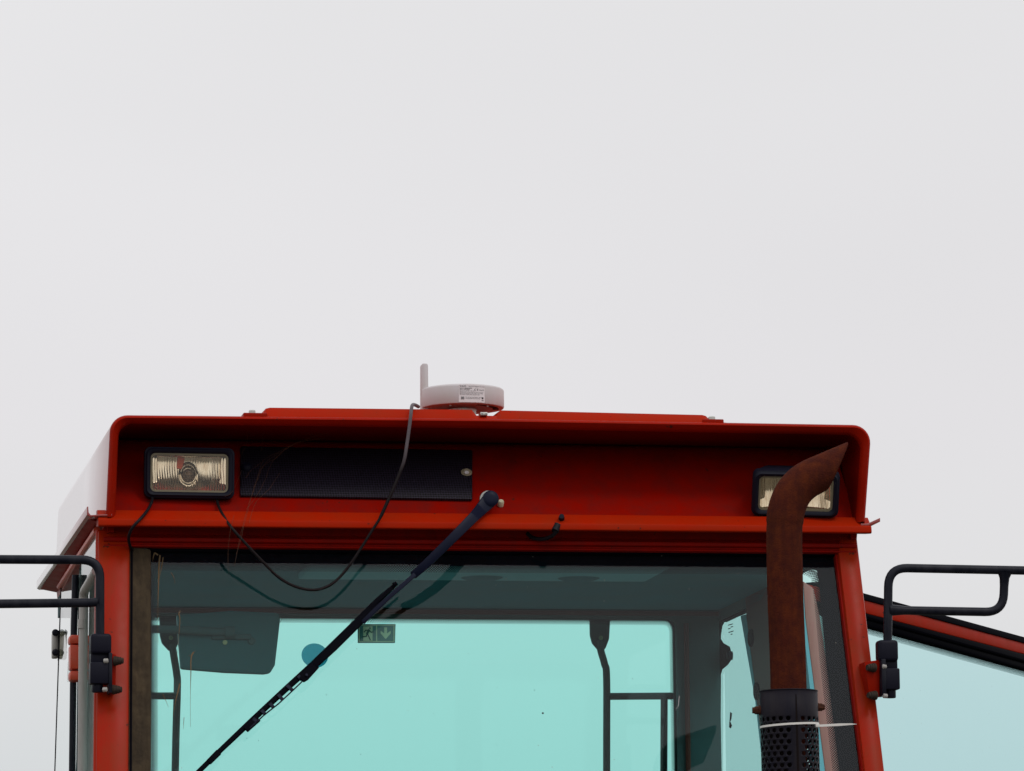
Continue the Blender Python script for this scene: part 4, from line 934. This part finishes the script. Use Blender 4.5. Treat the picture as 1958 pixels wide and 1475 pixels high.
# cable tie round the heat shield with its long tail
tz = at(1508, 1388, YE).z
bm = B(); n = 48; ringp = []
for i in range(n + 1):
    th = 2 * math.pi * i / n; ringp.append(cylp(th, tz + math.sin(th) * .0028, RS + .0012))
rings = [[p + Vector((0, 0, .0020)), p - Vector((0, 0, .0020)), p - Vector((0, 0, .0020)) - (p - Vector((AX.x, YE, p.z))).normalized() * .0012, p + Vector((0, 0, .0020)) - (p - Vector((AX.x, YE, p.z))).normalized() * .0012] for p in ringp]
loft(bm, rings, True, False)
tie = tag(obj('cable_tie', bm, 'tie', None, smooth=True, angle=40), 'white nylon cable tie round the perforated shield, tail pointing right', 'cable tie')
hd = at(1563, 1387.5, YE - .045)
bm = B(); box(bm, hd - Vector((.0036, .003, .0034)), hd + Vector((.0036, .003, .0034))); obj('tie_head', bm, 'tie', tie, bevel=.0008)
a = at(1565, 1388, YE - .045); b2 = at(1605, 1386, YE - .05); c3 = at(1638, 1385, YE - .055)
bm = B(); loft(bm, [[p + Vector((0, 0, h)), p - Vector((0, 0, h)), p - Vector((0, -.0012, h)), p + Vector((0, .0012, h))] for p, h in ((a, .0021), (b2, .0024), (c3 - Vector((.012, 0, 0)), .0016), (c3, .0004))]); obj('tie_tail', bm, 'tie', tie)

# cobweb strands between lamp, grille and windscreen
bm = B()
web = [[(640, 826), (600, 835), (560, 852), (525, 872), (500, 895), (488, 930), (478, 960), (466, 1010), (452, 1060)],
       [(560, 850), (530, 866), (505, 880), (495, 905), (482, 945), (470, 985), (458, 1030), (448, 1085)],
       [(620, 838), (575, 845), (545, 860), (520, 885), (508, 915), (490, 950), (470, 975)],
       [(546, 858), (530, 875), (505, 890), (492, 920)], [(505, 818), (502, 840), (500, 862)], [(475, 825), (470, 850), (462, 870)],
       [(448, 985), (440, 1020), (436, 1060), (438, 1100)], [(535, 905), (515, 935), (490, 960), (476, 1000)], [(600, 832), (570, 826), (540, 828)],
       [(470, 915), (480, 900), (500, 884)], [(430, 950), (445, 940), (462, 900)]]
for w in web:
    n = len(w); P = smooth_path([at(x, y, (.12 if y < 900 else .10 - .0012 * (y - 900)) if y < 990 else -.012) for x, y in w], 4)
    P = [p + Vector((random.uniform(-.0008, .0008), 0, random.uniform(-.0008, .0008))) for p in P]
    tube(bm, P, .00022, 4)
tag(obj('cobweb', bm, 'web', None), 'fine dusty cobweb strands hanging between the left work light and grille', 'cobweb', kind='stuff')

# exit sign sticker inside the windscreen
SO = -.010
def sq(x0, y0, x1, y1, off): return [atW(x, y, off) for x, y in ((x0, y0), (x1, y0), (x1, y1), (x0, y1))]
def SX(u): return 684 + u * 72.5
def SY(v): return 1193.5 + v * 36
def splate(name, pts, off, mat, parent):
    bm = B(); prism(bm, [atW(SX(u), SY(v), off) for u, v in pts], -WN * .0003); return obj(name, bm, mat, parent)
def rect(a, b, c, d): return [(a, b), (c, b), (c, d), (a, d)]
bm = B(); prism(bm, [atW(SX(p.x), SY(p.y / 2), SO) for p in round_poly([Vector((0, 0)), Vector((1, 0)), Vector((.985, 2)), Vector((0, 2))], .04, 4)], -WN * .0012)
sign = tag(obj('exit_sign', bm, 'sign_green', None), 'small green emergency exit sign with running man and down arrow on the windscreen', 'sign')
splate('sign_line', rect(.03, .05, .97, .085), SO + .0005, 'sign_pale', sign)
splate('sign_line', rect(.03, .915, .955, .95), SO + .0005, 'sign_pale', sign)
splate('sign_line', rect(.03, .088, .05, .912), SO + .0005, 'sign_pale', sign)
splate('sign_line', rect(.945, .088, .965, .912), SO + .0005, 'sign_pale', sign)
splate('sign_line', rect(.485, .088, .512, .912), SO + .0005, 'sign_pale', sign)
splate('doorway', rect(.145, .13, .39, .89), SO + .0005, 'sign_pale', sign)
splate('arrow', [(.70, .18), (.775, .18), (.775, .50), (.87, .36), (.87, .50), (.7375, .80), (.605, .50), (.605, .36), (.70, .50)], SO + .0005, 'sign_pale', sign)
man = [[(.30, .31), (.245, .52)], [(.295, .345), (.36, .44), (.41, .42)], [(.28, .33), (.21, .33), (.175, .42)], [(.25, .50), (.23, .66), (.13, .68)], [(.255, .50), (.29, .66), (.33, .84)]]
bm = B()
for i, seg in enumerate(man):
    w = .030 if i == 0 else .016
    for a, b in zip(seg, seg[1:]):
        a = Vector(a); b = Vector(b); d = Vector(((b.x - a.x), (b.y - a.y) / 2)).normalized(); n = Vector((-d.y, d.x * 2)) * w; e_ = Vector((d.x, d.y * 2)) * .012
        k = i * .00003 + .00002 * seg.index(tuple(a) if tuple(a) in seg else seg[0])
        prism(bm, [atW(SX(p.x), SY(p.y), SO + .0008 + k) for p in (a + n - e_, b + n + e_, b - n + e_, a - n - e_)], -WN * .0002)
prism(bm, [atW(SX(.322 + math.cos(t_) * .024), SY(.215 + math.sin(t_) * .05), SO + .0011) for t_ in (2 * math.pi * i / 14 for i in range(14))], -WN * .0002)
obj('running_man', bm, 'sign_black', sign)
bm = B(); lathe(bm, atW(602, 1254, -.008), WN, [(0, .0268), (.0006, .0268)], 40)
tag(obj('round_sticker', bm, 'sticker', None), 'round plain teal sticker on the windscreen beside the wiper blade', 'sticker')
